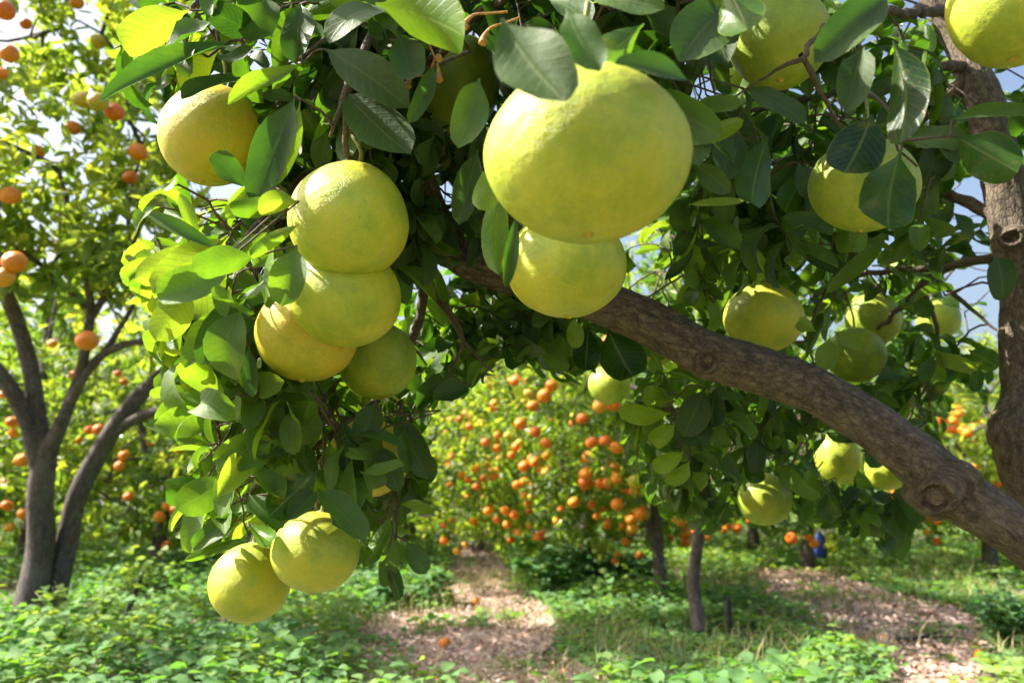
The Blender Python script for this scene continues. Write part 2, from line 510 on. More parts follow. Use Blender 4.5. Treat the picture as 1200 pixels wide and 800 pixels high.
def ball_mesh(name, seed, nseg=72, nring=44, lump=0.03, neck=0.05):
    th = np.linspace(0, PI, nring + 1)
    ph = np.linspace(0, 2 * PI, nseg, endpoint=False)
    V = []
    for t in th:
        for p in ph:
            x, y, z = math.sin(t) * math.cos(p), math.sin(t) * math.sin(p), math.cos(t)
            n = noise.noise(Vector((x * 1.1 + seed * 9.1, y * 1.1, z * 1.1))) * lump + noise.noise(Vector((x * 4 + seed, y * 4, z * 4 + 5))) * lump * 0.22
            r = 1 + n
            r += neck * math.exp(-((t) / 0.5) ** 2)              # slight neck at the stalk
            r -= 0.055 * math.exp(-((t) / 0.10) ** 2)            # stalk dimple
            r -= 0.035 * math.exp(-((PI - t) / 0.13) ** 2)       # dimple at the blossom end
            r += 0.012 * math.exp(-((PI - t) / 0.30) ** 2)
            V.append((x * r, y * r, z * r))
    i = np.arange(nring)[:, None] * nseg; j = np.arange(nseg)[None, :]; j2 = (j + 1) % nseg
    Q = np.stack([i + j, i + nseg + j, i + nseg + j2, i + j2], -1).reshape(-1, 4)
    return mk_mesh(name, V, Q)


ball_src = [ball_mesh('pomelo', s) for s in range(4)]
ball_cache = {}


def disc_lathe(name, prof, seg=12):
    """small lathe along z; prof = [(r, z)...]"""
    V = []; m = len(prof)
    for r, z in prof:
        for k in range(seg):
            a = 2 * PI * k / seg
            w = 1 + 0.12 * math.sin(k * 5 + 1)
            V.append((r * w * math.cos(a), r * w * math.sin(a), z))
    i = np.arange(m - 1)[:, None] * seg; j = np.arange(seg)[None, :]; j2 = (j + 1) % seg
    Q = np.stack([i + j, i + j2, i + seg + j2, i + seg + j], -1).reshape(-1, 4)
    return mk_mesh(name, V, Q)


scar_me = disc_lathe('blossom_scar', [(0.0005, -0.0035), (0.0022, -0.003), (0.0045, -0.0012), (0.0055, 0.001)])
button_me = disc_lathe('calyx', [(0.0015, 0.006), (0.004, 0.004), (0.0085, 0.002), (0.0095, -0.001), (0.006, -0.003)])

fruits = []      # (centre, R, Rz, px, py, rx, ry, depth)
stem_tops = []
for k, (px, py, rx, ry, R, kind, lab) in enumerate(POM):
    d = F * R / rx
    c = at(px, py, d)
    sz = ry / rx
    sz = 1 - (1 - sz) * 1.05
    key = (k % 4, kind)
    if key not in ball_cache:
        me = ball_src[k % 4].copy(); me.materials.append(K[kind]); ball_cache[key] = me
    o = link('pomelo', ball_cache[key], None)
    tilt = (random.uniform(-.16, .16), random.uniform(-.16, .16), random.uniform(0, 6.28))
    o.location = c; o.rotation_euler = tilt
    o.scale = (R / 1.01, R / 1.01, R * sz / 1.01)
    tag(o, lab, 'pomelo', 'pomelos hanging from the tree')
    fruits.append((c, R, R * sz, px, py, rx, ry, d))
    # stalk, calyx and blossom scar as parts
    M = o.rotation_euler.to_matrix()
    zax = np.array(M @ Vector((0, 0, 1)))
    top = c + zax * R * sz * 1.0
    s = link('blossom_scar', scar_me, M_SCAR, o)
    s.scale = (1 / o.scale[0], 1 / o.scale[1], 1 / o.scale[2]); s.location = (0, 0, -0.985)
    bt = link('calyx', button_me, M_BUTTON, o)
    bt.scale = s.scale; bt.location = (0, 0, 1.0)
    tb = Tubes()
    ln = 0.075 if k != 1 else 0.045
    tip = top + np.array([random.uniform(-.012, .012), random.uniform(-.01, .02), ln])
    P, RR = smooth_path([top - zax * 0.004, top + zax * ln * 0.45, tip], [0.0032, 0.0027, 0.0030], 0.008)
    Mi = M.inverted()
    Pl = np.array([tuple((Mi @ Vector(q - c))) for q in P])
    tb.add(Pl, RR, 7)
    st = link('stem', tb.mesh('stem'), M_STEM, o)
    # undo the fruit's scale for the stalk (its points are in metres)
    st.scale = (1 / o.scale[0], 1 / o.scale[1], 1 / o.scale[2])
    stem_tops.append(tip)

# ------------------------------------------------------------------ the pomelo tree: limbs
def limb_mesh(name, pts, step, sides, knots, rough=1.0, seed=0.0):
    P = np.array([at(*p[:3]) for p in pts]); R = np.array([p[3] for p in pts])
    P, R = smooth_path(P, R, step)
    t = Tubes(); t.add(P, R, sides)
    V = t.V[0].copy(); B = t.B[0]; Q = t.Q[0]
    m = len(P)
    ctr = np.vstack([np.repeat(P, sides, 0), np.tile(P[-1], (sides, 1))])
    nr = norm(V - ctr + 1e-9)
    off = np.zeros(len(V)); cav = np.zeros(len(V))
    for i, b in enumerate(B):
        v = Vector((b[0] * 9 + seed, b[1] * 9, b[2] * 5))
        off[i] = 0.009 * noise.noise(v) + 0.0028 * noise.noise(Vector((b[0] * 60 + seed, b[1] * 60, b[2] * 14))) + 0.0016 * noise.noise(Vector((b[0] * 190, b[1] * 190, b[2] * 40)))
    off *= rough
    for (kx, ky, kd, kr, A) in knots:
        # the point of the surface nearest to the knot's sight line
        o3 = at(kx, ky, kd)
        vd = norm(o3 - CAMP)
        ix = np.argmin(np.linalg.norm(np.cross(V - CAMP, vd), axis=1) + 0.25 * np.abs((V - CAMP) @ vd - np.min((V - CAMP)[np.linalg.norm(np.cross(V - CAMP, vd), axis=1) < 0.02] @ vd)))
        kc = V[ix]
        dd = np.linalg.norm(V - kc, axis=1)
        w = np.array([noise.noise(Vector(tuple(v * 60))) for v in (V[dd < kr * 4])])
        q = dd[dd < kr * 4] * (1 + 0.22 * w)
        off[dd < kr * 4] += A * np.exp(-(q / (kr * 1.5)) ** 2)
    V = V + nr * off[:, None]
    me = mk_mesh(name, V, Q, attrs={'bark': ('FLOAT_VECTOR', B), 'cav': ('FLOAT', cav)})
    return me, P, R


def W_(px, d):      # pixel width at depth -> radius
    return px / 2 * d / F


LIMB = [(1430, 880, 1.24, .075), (1310, 728, 1.22, .046), (1200, 633, 1.22, W_(58, 1.22)), (1130, 580, 1.25, W_(61, 1.25)), (1060, 524, 1.28, W_(60, 1.28)), (1000, 483, 1.30, W_(57, 1.30)),
        (933, 446, 1.33, W_(56, 1.33)), (840, 418, 1.36, W_(56, 1.36)), (800, 400, 1.38, W_(57, 1.38)), (740, 371, 1.40, W_(57, 1.40)),
        (660, 340, 1.41, W_(52, 1.41)), (600, 323, 1.42, W_(49, 1.42)), (545, 305, 1.42, W_(47, 1.42)), (512, 265, 1.42, W_(42, 1.42)), (490, 200, 1.40, W_(32, 1.4)), (465, 105, 1.36, .017), (435, 0, 1.3, .014), (400, -110, 1.28, .010)]
UPR = [(1430, 905, 1.36, .075), (1320, 760, 1.50, .055), (1222, 590, 1.62, W_(62, 1.62)), (1196, 520, 1.64, W_(60, 1.64)), (1198, 450, 1.66, W_(42, 1.66)), (1198, 350, 1.68, W_(42, 1.68)),
       (1190, 270, 1.70, W_(50, 1.70)), (1172, 180, 1.72, W_(44, 1.72)), (1150, 110, 1.74, W_(42, 1.74)), (1118, 40, 1.78, W_(34, 1.78)), (1085, -30, 1.82, W_(28, 1.82)), (1010, -180, 1.9, .018)]
tree = empty('pomelo_tree', (0, 0, 0))
trunk_base = at(1520, 1100, 1.32)
base_xy = np.array([trunk_base[0], trunk_base[1], 0.0])
j1 = at(1420, 900, 1.30)
tree.location = (0, 0, 0)
tag(tree, 'old pomelo tree with thick grey-brown limbs, hung with big yellow fruit', 'pomelo tree')
LIMB = [(a, b, c, r * (.95 if i > 1 else 1)) for i, (a, b, c, r) in enumerate(LIMB)]
me, LP, LR = limb_mesh('limb', LIMB, 0.0055, 84, [(829, 421, 1.33, .018, .003), (1096, 582, 1.19, .030, .012), (905, 0, 1.3, .001, 0)][:2])
o = link('limb', me, M_BARK, tree); tag(o, 'thick limb with two ring-shaped knots')
limb_o = o
me, UP_, UR = limb_mesh('limb', UPR, 0.0065, 56, [(1187, 279, 1.66, .015, .010), (1172, 500, 1.60, .03, .016)], 1.3, 4.0)
o = link('limb', me, M_BARK, tree); tag(o, 'upright stem at the right with a lumpy knot')
up_o = o


def knot(parent, LPx, LRx, kx, ky, kr, A, seed):
    """ring-shaped scar of a lost branch, seated on the limb where the line through (kx, ky) meets it"""
    vd = norm(at(kx, ky, 1.0) - CAMP)
    best = None
    for t in np.arange(0.9, 2.2, 0.002):
        p = CAMP + vd * t
        q = np.linalg.norm(LPx - p, axis=1); i = int(np.argmin(q))
        if best is None or q[i] - LRx[i] < best[0]:
            best = (q[i] - LRx[i], p, i)
        if q[i] < LRx[i]: break
    _, p, i = best
    ax = norm(LPx[min(i + 2, len(LPx) - 1)] - LPx[max(i - 2, 0)])
    n = norm(p - LPx[i]); n = norm(n - ax * np.dot(n, ax)); n = norm(n * 0.8 - vd * 0.35)
    X = norm(np.cross(n, ax)); Y = np.cross(n, X)
    p = p + n * A * 0.55
    prof = [(2.3, -1.2), (1.9, -.62), (1.6, -.22), (1.38, .10), (1.2, .34), (1.05, .46), (.93, .47), (.84, .38), (.76, .20), (.70, .16), (.64, .17), (.56, .02), (.50, -.02), (.43, .0), (.36, -.22), (.24, -.42), (.10, -.55), (.01, -.58)]
    pr = []
    for a, b in zip(prof[:-1], prof[1:]):
        for k in range(3):
            f = k / 3; pr.append((a[0] * (1 - f) + b[0] * f, a[1] * (1 - f) + b[1] * f))
    pr.append(prof[-1])
    seg = 72; V = []; cv = []; Bk = []
    for r, z in pr:
        for k in range(seg):
            a = 2 * PI * k / seg
            ca, sa = math.cos(a), math.sin(a)
            w = 1 + .16 * noise.noise(Vector((ca * 1.3 + seed, sa * 1.3, r * .5))) + .06 * noise.noise(Vector((ca * 5, sa * 5 + seed, r * 3)))
            rr_ = r * kr * w * (1 + .10 * math.cos(2 * a))
            zz = z * A * 1.6 + kr * .10 * noise.noise(Vector((ca * r * 4 + seed, sa * r * 4, 3.0))) + kr * .05 * noise.noise(Vector((ca * 9, sa * 9, r * 2)))
            V.append(p + X * (rr_ * ca) + Y * (rr_ * sa) + n * zz)
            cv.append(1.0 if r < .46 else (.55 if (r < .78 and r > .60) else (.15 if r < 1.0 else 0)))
            Bk.append((r * kr * .35, z * kr, a * kr * .9))
    m = len(pr)
    i_ = np.arange(m - 1)[:, None] * seg; j_ = np.arange(seg)[None, :]; j2 = (j_ + 1) % seg
    Q = np.stack([i_ + j_, i_ + j2, i_ + seg + j2, i_ + seg + j_], -1).reshape(-1, 4)
    link('knot', mk_mesh('knot', np.array(V), Q, attrs={'bark': ('FLOAT_VECTOR', np.array(Bk)), 'cav': ('FLOAT', np.array(cv))}), M_BARK, parent)


knot(limb_o, LP, LR, 829, 421, .0155, .0085, 1.0)
knot(limb_o, LP, LR, 1099, 577, .0245, .016, 5.0)
knot(up_o, UP_, UR, 1187, 279, .018, .013, 9.0)
tt = Tubes()
P, R = smooth_path([(j1 + np.array([.10, .02, -j1[2] - .1])), j1 + np.array([.08, .015, -.42]), j1 + np.array([.03, .01, -.12]), j1 + np.array([-.03, 0, .06])], [.17, .12, .105, .085], 0.02)
tt.add(P, R, 28)
link('trunk', tt.mesh('trunk'), M_BARK, tree)

# skeleton nodes for attaching sprays: (pos, radius)
nodes = [LP[::4], UP_[::4]]
node_r = [LR[::4], UR[::4]]

CL = {}     # cluster name -> (Tubes, Leaves)
for nme in ('upper left', 'left', 'lower left', 'top', 'middle', 'right', 'far right', 'under', 'overhead'):
    CL[nme] = (Tubes(), Leaves())


def branch(cl, pts, sides=8, wob=0.006):
    P = np.array([at(*p[:3]) for p in pts]); R = np.array([p[3] for p in pts])
    P, R = smooth_path(P, R, 0.015)
    ph = rng.uniform(0, 50)
    for i in range(1, len(P) - 1):
        P[i] += wob * np.array([noise.noise(Vector((i * .35 + ph, 0, 0))), noise.noise(Vector((i * .35, 7 + ph, 0))), noise.noise(Vector((i * .35, 0, 3 + ph)))])
    # nodes along twigs: small swellings
    R = R * (1 + 0.18 * np.maximum(0, np.sin(np.arange(len(P)) * 1.3 + ph)) ** 4)
    CL[cl][0].add(P, R, sides, phase=ph)
    nodes.append(P[::3]); node_r.append(R[::3])
    return P


# structural branches (px, py, depth, radius)
branch('upper left', [(435, 0, 1.3, .012), (360, -50, 1.28, .010), (280, -30, 1.25, .007), (225, 10, 1.2, .004)])
branch('left', [(480, 150, 1.38, .012), (430, 175, 1.36, .010), (350, 215, 1.30, .008), (300, 265, 1.2, .006), (270, 320, 1.12, .0035)])
branch('left', [(350, 215, 1.30, .008), (310, 300, 1.27, .006), (285, 370, 1.22, .004)])
branch('lower left', [(500, 220, 1.42, .011), (500, 330, 1.45, .009), (465, 440, 1.45, .007), (400, 500, 1.38, .005), (345, 545, 1.35, .004)])
branch('lower left', [(400, 500, 1.38, .005), (330, 470, 1.32, .004), (260, 480, 1.24, .003), (225, 500, 1.2, .002)])
branch('lower left', [(385, 445, 1.3, .0028), (378, 480, 1.28, .003), (380, 540, 1.28, .003), (369, 603, 1.27, .003)])
branch('lower left', [(420, 490, 1.3, .002), (396, 500, 1.26, .0022), (398, 545, 1.25, .002), (397, 580, 1.25, .0015)])
branch('lower left', [(350, 470, 1.3, .004), (332, 520, 1.29, .0035), (315, 575, 1.31, .003), (294, 640, 1.35, .003)])
branch('lower left', [(470, 470, 1.4, .004), (468, 540, 1.34, .0035), (465, 590, 1.31, .003), (463, 632, 1.3, .003)])
branch('lower left', [(468, 540, 1.34, .003), (455, 590, 1.32, .0025), (446, 625, 1.3, .002)])
branch('top', [(474, 15, 1.15, .0065), (445, 30, 1.1, .006), (418, 75, 1.06, .006), (405, 110, 1.05, .0065), (400, 130, 1.05, .004)])
branch('top', [(405, 110, 1.05, .005), (404, 135, 1.05, .0042), (406, 165, 1.055, .0038), (408, 184, 1.06, .0034)])
branch('top', [(405, 115, 1.05, .004), (394, 138, 1.04, .003), (387, 160, 1.04, .0022)])
branch('top', [(500, -10, 1.15, .004), (440, 18, 1.12, .0035), (400, 36, 1.1, .003), (347, 72, 1.08, .002)])
branch('top', [(470, 110, 1.36, .009), (560, 20, 1.2, .008), (640, -30, 1.0, .007), (720, -40, .9, .006), (800, -30, .9, .004)])
branch('top', [(550, 60, 1.1, .0025), (515, 75, 1.05, .0025), (500, 98, 1.02, .002)])
branch('middle', [(492, 312, 1.42, .005), (520, 360, 1.38, .0042), (545, 400, 1.36, .003), (578, 436, 1.34, .002)])
branch('middle', [(520, 355, 1.38, .004), (538, 380, 1.37, .003), (539, 410, 1.36, .003), (526, 440, 1.35, .0022)])
branch('middle', [(600, 320, 1.5, .007), (620, 360, 1.6, .004), (680, 390, 1.7, .003), (712, 425, 2.2, .003)])
branch('right', [(1137, 90, 1.74, .016), (1118, 105, 1.75, .014), (1100, 122, 1.76, .011), (1060, 160, 1.8, .009), (1000, 200, 1.8, .007), (940, 210, 1.8, .005)])
branch('right', [(1128, 78, 1.74, .013), (1100, 78, 1.7, .010), (1050, 95, 1.66, .009), (1007, 103, 1.6, .008), (950, 115, 1.55, .007), (880, 130, 1.5, .004)])
branch('right', [(1110, 12, 1.75, .012), (1060, 15, 1.5, .008), (1010, 10, 1.25, .006), (960, 40, 1.1, .0042), (936, 66, 1.06, .0036), (915, 82, 1.06, .0022), (889, 95, 1.06, .0015)], wob=.012)
branch('right', [(938, 64, 1.06, .004), (955, 100, 1.08, .004), (975, 130, 1.1, .0025), (988, 150, 1.12, .002)], wob=.012)
branch('right', [(1010, 100, 1.1, .0025), (1040, 130, 1.05, .0025), (1050, 160, 1.05, .002), (1075, 195, 1.05, .0015)], wob=.012)
branch('far right', [(1168, 257, 1.72, .015), (1113, 227, 1.8, .012), (1060, 215, 1.9, .010), (1000, 215, 2.0, .007), (930, 240, 2.1, .005)])
branch('far right', [(1180, 300, 1.74, .012), (1113, 312, 1.9, .010), (1080, 335, 1.95, .009), (1053, 363, 2.0, .007), (1010, 400, 2.2, .005)])
branch('far right', [(1113, 312, 1.9, .008), (1047, 317, 2.0, .008), (1000, 325, 2.1, .006), (950, 350, 2.1, .005)])
branch('far right', [(1100, 330, 1.95, .007), (1130, 355, 1.9, .005), (1165, 385, 1.85, .003), (1190, 395, 1.8, .002)])
branch('far right', [(1020, 290, 1.7, .005), (985, 320, 1.7, .004), (962, 350, 1.7, .0035), (945, 400, 1.72, .003)])
branch('far right', [(1080, 335, 1.95, .007), (1100, 400, 2.1, .005), (1080, 460, 2.2, .004), (1050, 520, 2.4, .003)])
branch('under', [(980, 455, 1.38, .010), (975, 475, 1.7, .008), (940, 490, 2.0, .006), (880, 500, 2.1, .004), (872, 545, 2.1, .004)])
branch('under', [(940, 490, 2.0, .006), (985, 490, 2.3, .005), (1040, 500, 2.5, .003)])
branch('under', [(880, 500, 2.1, .004), (820, 490, 1.8, .003), (780, 480, 1.55, .002)])
branch('overhead', [(400, -110, 1.28, .012), (600, -190, 1.3, .012), (800, -220, 1.4, .010), (950, -180, 1.7, .010)])

# ------------------------------------------------------------------ where the crown's leaves may hang, seen from the aisle
CANOPY = [(130, -900), (118, 60), (122, 112), (188, 125), (184, 212), (158, 240), (150, 320), (172, 400), (196, 430), (165, 478), (192, 560), (208, 640), (245, 662),
          (300, 625), (330, 640), (425, 632), (436, 668), (478, 702), (505, 672), (492, 610), (515, 560), (500, 520), (520, 476), (548, 470), (575, 440), (600, 428),
          (680, 445), (735, 450), (722, 498), (750, 580), (798, 606), (830, 628), (870, 606), (930, 612), (1010, 630), (1055, 668), (1082, 610), (1100, 560),
          (1118, 450), (1140, 490), (1165, 470), (1175, 400), (1190, 400), (1600, 420), (1600, -900)]
# gaps through which the sky or the light beyond shows
GAPS = [(820, 104, 16), (335, 68, 12), (1142, 235, 24), (1150, 335, 22), (1150, 385, 22), (1190, 90, 12), (985, 125, 10), (1120, 330, 12), (523, 232, 12), (245, 235, 18), (1195, 20, 1), (760, 330, 14), (1165, 140, 8), (745, 275, 10)]
LIMB_PX = [(1200, 632, 31), (1130, 574, 33), (1060, 522, 32), (1000, 483, 30), (933, 446, 28), (840, 418, 28), (800, 400, 28), (740, 371, 28), (660, 340, 26), (590, 320, 24)]
UPR_PX = [(1222, 590, 30), (1196, 520, 29), (1198, 450, 19), (1198, 350, 19), (1190, 270, 24), (1172, 180, 21), (1150, 110, 19), (1118, 40, 16), (1085, -30, 14)]


def spray(cl, base, dirn, length, n, L0, tone0, ts=0.16, droop=0.5, face=0.35, twig=True):
    tb, lv = CL[cl]
    d = norm(np.asarray(dirn, float))
    P = [np.array(base)]
    seg = length / 5
    for k in range(5):
        d = norm(d + np.array([0, 0, -droop * 0.14]) + rng.normal(0, 0.09, 3))
        P.append(P[-1] + d * seg)
    P = np.array(P)
    cand = []
    a0 = rng.uniform(0, 6.28)
    for k in range(n):
        t = 0.12 + 0.88 * (k + rng.uniform(0, .6)) / n
        i = min(4, int(t * 5)); f = t * 5 - i
        p = P[i] * (1 - f) + P[i + 1] * f if i < 5 else P[5]
        tw = norm(P[i + 1] - P[i])
        a = a0 + k * 2.4 + rng.normal(0, .3)
        ref = norm(np.cross(tw, [0.1, 0.3, 0.95])); r2 = np.cross(tw, ref)
        rad = ref * math.cos(a) + r2 * math.sin(a)
        sp = rng.uniform(.7, 1.25) if t < 0.9 else rng.uniform(.2, .7)
        D = norm(tw * math.cos(sp) + rad * math.sin(sp) + np.array([0, 0, -0.35 * droop]) + rng.normal(0, .12, 3))
        N = norm(np.array([-0.15, -face, 0.75]) + 0.4 * tw + rng.normal(0, .42, 3))
        L = L0 * rng.uniform(.50, 1.12)
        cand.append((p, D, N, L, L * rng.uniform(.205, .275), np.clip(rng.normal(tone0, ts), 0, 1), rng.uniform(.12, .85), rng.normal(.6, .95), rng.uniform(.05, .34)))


    kept = [c for c in cand if leaf_ok(c)]
    return kept, P


# clusters: cl, centre px, half size px, depth range, sprays, tone, leaf length, droop
REG = [
 ('upper left', 330, 55, 140, 80, 1.10, 1.55, 52, .38, .105, .4),
 ('upper left', 215, 50, 60, 50, 1.15, 1.35, 10, .55, .105, .3),
 ('left', 248, 305, 72, 75, 1.02, 1.30, 30, .72, .092, .4),
 ('left', 330, 270, 60, 90, 1.18, 1.45, 22, .55, .095, .5),
 ('left', 430, 200, 60, 90, 1.30, 1.6, 22, .25, .10, .6),
 ('lower left', 300, 490, 110, 60, 1.15, 1.5, 42, .68, .092, .7),
 ('lower left', 420, 500, 80, 65, 1.38, 1.7, 24, .45, .095, .9),
 ('lower left', 320, 580, 90, 45, 1.22, 1.5, 30, .58, .088, .9),
 ('top', 560, 30, 150, 60, 1.05, 1.6, 52, .28, .11, .5),
 ('top', 760, 25, 110, 60, .95, 1.6, 38, .28, .11, .5),
 ('middle', 530, 190, 60, 120, 1.35, 1.8, 44, .28, .10, .7),
 ('middle', 520, 390, 50, 60, 1.45, 1.9, 20, .45, .095, .8),
 ('middle', 630, 375, 100, 45, 1.48, 2.0, 46, .45, .095, .9),
 ('right', 890, 150, 110, 120, 1.35, 2.2, 56, .40, .105, .6),
 ('right', 1060, 110, 120, 120, 1.35, 2.3, 52, .38, .105, .6),
 ('far right', 850, 290, 90, 80, 1.5, 2.3, 48, .60, .095, .6),
 ('far right', 1060, 290, 120, 90, 1.7, 2.7, 48, .46, .10, .6),
 ('far right', 1090, 420, 60, 80, 1.9, 2.7, 34, .42, .10, .8),
 ('under', 890, 480, 110, 70, 1.65, 2.5, 58, .46, .10, .8),
 ('under', 860, 560, 80, 50, 1.8, 2.5, 34, .42, .10, .9),
 ('under', 1020, 550, 65, 80, 1.9, 2.6, 46, .35, .10, 1.0),
 ('under', 780, 470, 45, 50, 1.5, 2.0, 16, .60, .085, .7),
 ('overhead', 780, -170, 520, 130, 1.0, 2.4, 44, .40, .11, .5),
 ('overhead', 1250, 120, 120, 260, 1.3, 2.4, 22, .40, .11, .5),
]
bases = []
for (cl, cx, cy, rx, ry, d0, d1, n, tone, L, dr) in REG:
    for k in range(int(n * 1.3)):
        while True:
            a, b = rng.uniform(-1, 1, 2)
            if a * a + b * b <= 1: break
        px, py, d = cx + a * rx, cy + b * ry, rng.uniform(d0, d1)
        if py > -100 and not in_poly(px, py, CANOPY): continue
        P = at(px, py, d)
        if any(np.linalg.norm(P - f[0]) < f[1] * 1.12 for f in fruits): continue
        bases.append((cl, P, tone, L, dr, a, b))

allN = np.vstack(nodes); allR = np.concatenate(node_r)
order = sorted(range(len(bases)), key=lambda i: np.min(np.linalg.norm(allN - bases[i][1], axis=1)))


def blocks(P, leaf=False):
    """does any of these points hide or enter a fruit, or hide the bare part of the limb?"""
    x, y, d = project(P)
    loose = leaf and rng.uniform() < .5
    for k, (c, R, Rz, fx, fy, rx, ry, fd) in enumerate(fruits):
        if leaf and k in (7, 12, 19, 24) and rng.uniform() < .7:
            pass
        elif loose and (k < 7 or k > 8) and not np.any((((x - fx) / (rx * 1.0)) ** 2 + ((y - fy) / (ry * 1.0)) ** 2 < 1) & (d < fd) & (y > fy - ry * .52)):
            pass
        elif np.any((((x - fx) / (rx * 1.03)) ** 2 + ((y - fy) / (ry * 1.03)) ** 2 < 1) & (d < fd)): return True
        if np.any(np.linalg.norm((P - c) / np.array([R, R, Rz]), axis=1) < 1.04): return True
    for PX, dm in ((LIMB_PX, 1.48), (UPR_PX, 1.72)):
        for i in range(len(PX) - 1):
            x0, y0, w0 = PX[i]; x1, y1, w1 = PX[i + 1]
            vx, vy = x1 - x0, y1 - y0
            t = np.clip(((x - x0) * vx + (y - y0) * vy) / (vx * vx + vy * vy), 0, 1)
            q = np.hypot(x - x0 - t * vx, y - y0 - t * vy)
            if np.any((q < w0 * (1 - t) + w1 * t) & (d < dm)): return True
    return False


SUNLIT = [(0, .8), (1, .9), (2, .5), (3, .6), (5, .95), (6, 1.0), (8, .9), (9, .8), (15, .8), (20, .7), (22, .6), (11, .3), (14, .4)]
UV_S = np.array([(.15, 0), (.4, 0), (.65, 0), (.9, 0), (1, 0), (.5, .9), (.5, -.9), (.75, .7), (.75, -.7), (.3, .7), (.3, -.7)])
LPs, LRs = LP[::5], LR[::5]


def leaf_ok(c):
    p, D, N, L, W, tone, fold, curl, wave = c
    D = norm(D); N = norm(N - D * np.dot(N, D)); Sd = np.cross(N, D)
    v = UV_S[:, 0]; u = UV_S[:, 1]
    th = curl * v * 0.5
    SP = p + D[None] * (L * v * np.cos(th))[:, None] + Sd[None] * (W * u)[:, None] - N[None] * (L * v * np.sin(th) * 0.8)[:, None] + N[None] * (W * np.abs(u) * np.sin(fold))[:, None]
    x, y, d = project(SP)
    if np.any(d < 0.45): return False
    vis = (x > -20) & (x < 1220) & (y > -20) & (y < 820)
    if np.any(vis & ~in_poly(x, y, CANOPY)): return False
    if np.any(np.hypot(x[:, None] - GX[None], y[:, None] - GY[None]) < GR[None]): return False
    if blocks(SP, True): return False
    if np.any(np.min(np.linalg.norm(SP[:, None] - LPs[None], axis=2) - LRs[None], axis=1) < 0.0): return False
    m = SP[2]
    for fi, pr in SUNLIT:            # the sun reaches these fruits between the leaves
        fc, R = fruits[fi][0], fruits[fi][1]
        w = m - fc; t = np.dot(w, SD)
        if t > 0 and np.linalg.norm(w - SD * t) < R * 1.15 and rng.uniform() < pr: return False
    return True


GX, GY, GR = [np.array(v, float) for v in zip(*GAPS)]


def link_twig(cl, P0, P1, r0, r1):
    mid = (P0 + P1) / 2 + rng.normal(0, 0.12, 3) * np.linalg.norm(P1 - P0) + np.array([0, 0, 0.10 * np.linalg.norm(P1 - P0)])
    pts = None
    for tr in range(4):
        m = mid + rng.normal(0, 0.06 * tr, 3)
        pts, rr = smooth_path([P0, m, P1], [r0, (r0 + r1) / 2, r1], 0.03)
        bx, by, _ = project(pts)
        if not blocks(pts[1:-1] if len(pts) > 3 else pts) and np.all(in_poly(bx, by, CANOPY) | (by < 0)):
            CL[cl][0].add(pts, rr, 5, phase=rng.uniform(0, 50))
            return pts, rr
    return None, None


for i in order:
    cl, P, tone, L, dr, a, b = bases[i]
    dist = np.linalg.norm(allN - P, axis=1); j = int(np.argmin(dist))
    out = norm(P - allN[j] + 1e-6)
    if dist[j] > 0.02:
        r0 = min(allR[j] * 0.8, 0.0022 + 0.008 * dist[j])
        pass
    dirn = norm(0.6 * out + rng.normal(0, .45, 3) + RGT * a * 0.3 - UPV * b * 0.3 + np.array([0, 0, -0.25 * dr]))
    kept, SPth = spray(cl, P, dirn, rng.uniform(.07, .16), int(rng.integers(7, 12)), L, tone, droop=dr)
    if len(kept) < 2: continue
    ok = True
    if dist[j] > 0.02:
        pts, rr = link_twig(cl, allN[j], P, r0, 0.0021)
        if pts is None: ok = False
        else: allN = np.vstack([allN, pts[1:]]); allR = np.concatenate([allR, rr[1:]])
    for c in kept: CL[cl][1].add(*c)
    if ok:
        pp, rr = smooth_path(SPth, np.linspace(.0021, .0011, 6), 0.02)
        # the twig ends at its last leaf
        lim = max(int(np.argmin(np.linalg.norm(pp - c[0], axis=1))) for c in kept) + 1
        pp, rr = pp[:max(3, lim)], rr[:max(3, lim)]
        bx, by, _ = project(pp)
        if not blocks(pp) and np.all(in_poly(bx, by, CANOPY) | (by < 0)):
            CL[cl][0].add(pp, rr, 5, phase=rng.uniform(0, 50))
for tip in stem_tops:
    dist = np.linalg.norm(allN - tip, axis=1)
    dist[allN[:, 2] < tip[2] - 0.01] += 0.3
    j = int(np.argmin(dist))
    if dist[j] < 0.2:
        P0 = allN[j]
        mid = (P0 + tip) / 2 + np.array([0, 0, .02])
        pts, rr = smooth_path([P0, mid, tip + np.array([0, 0, .002])], [.003, .0028, .003], 0.02)
        CL['right' if tip[0] > 0.2 else 'left'][0].add(pts, rr, 6)

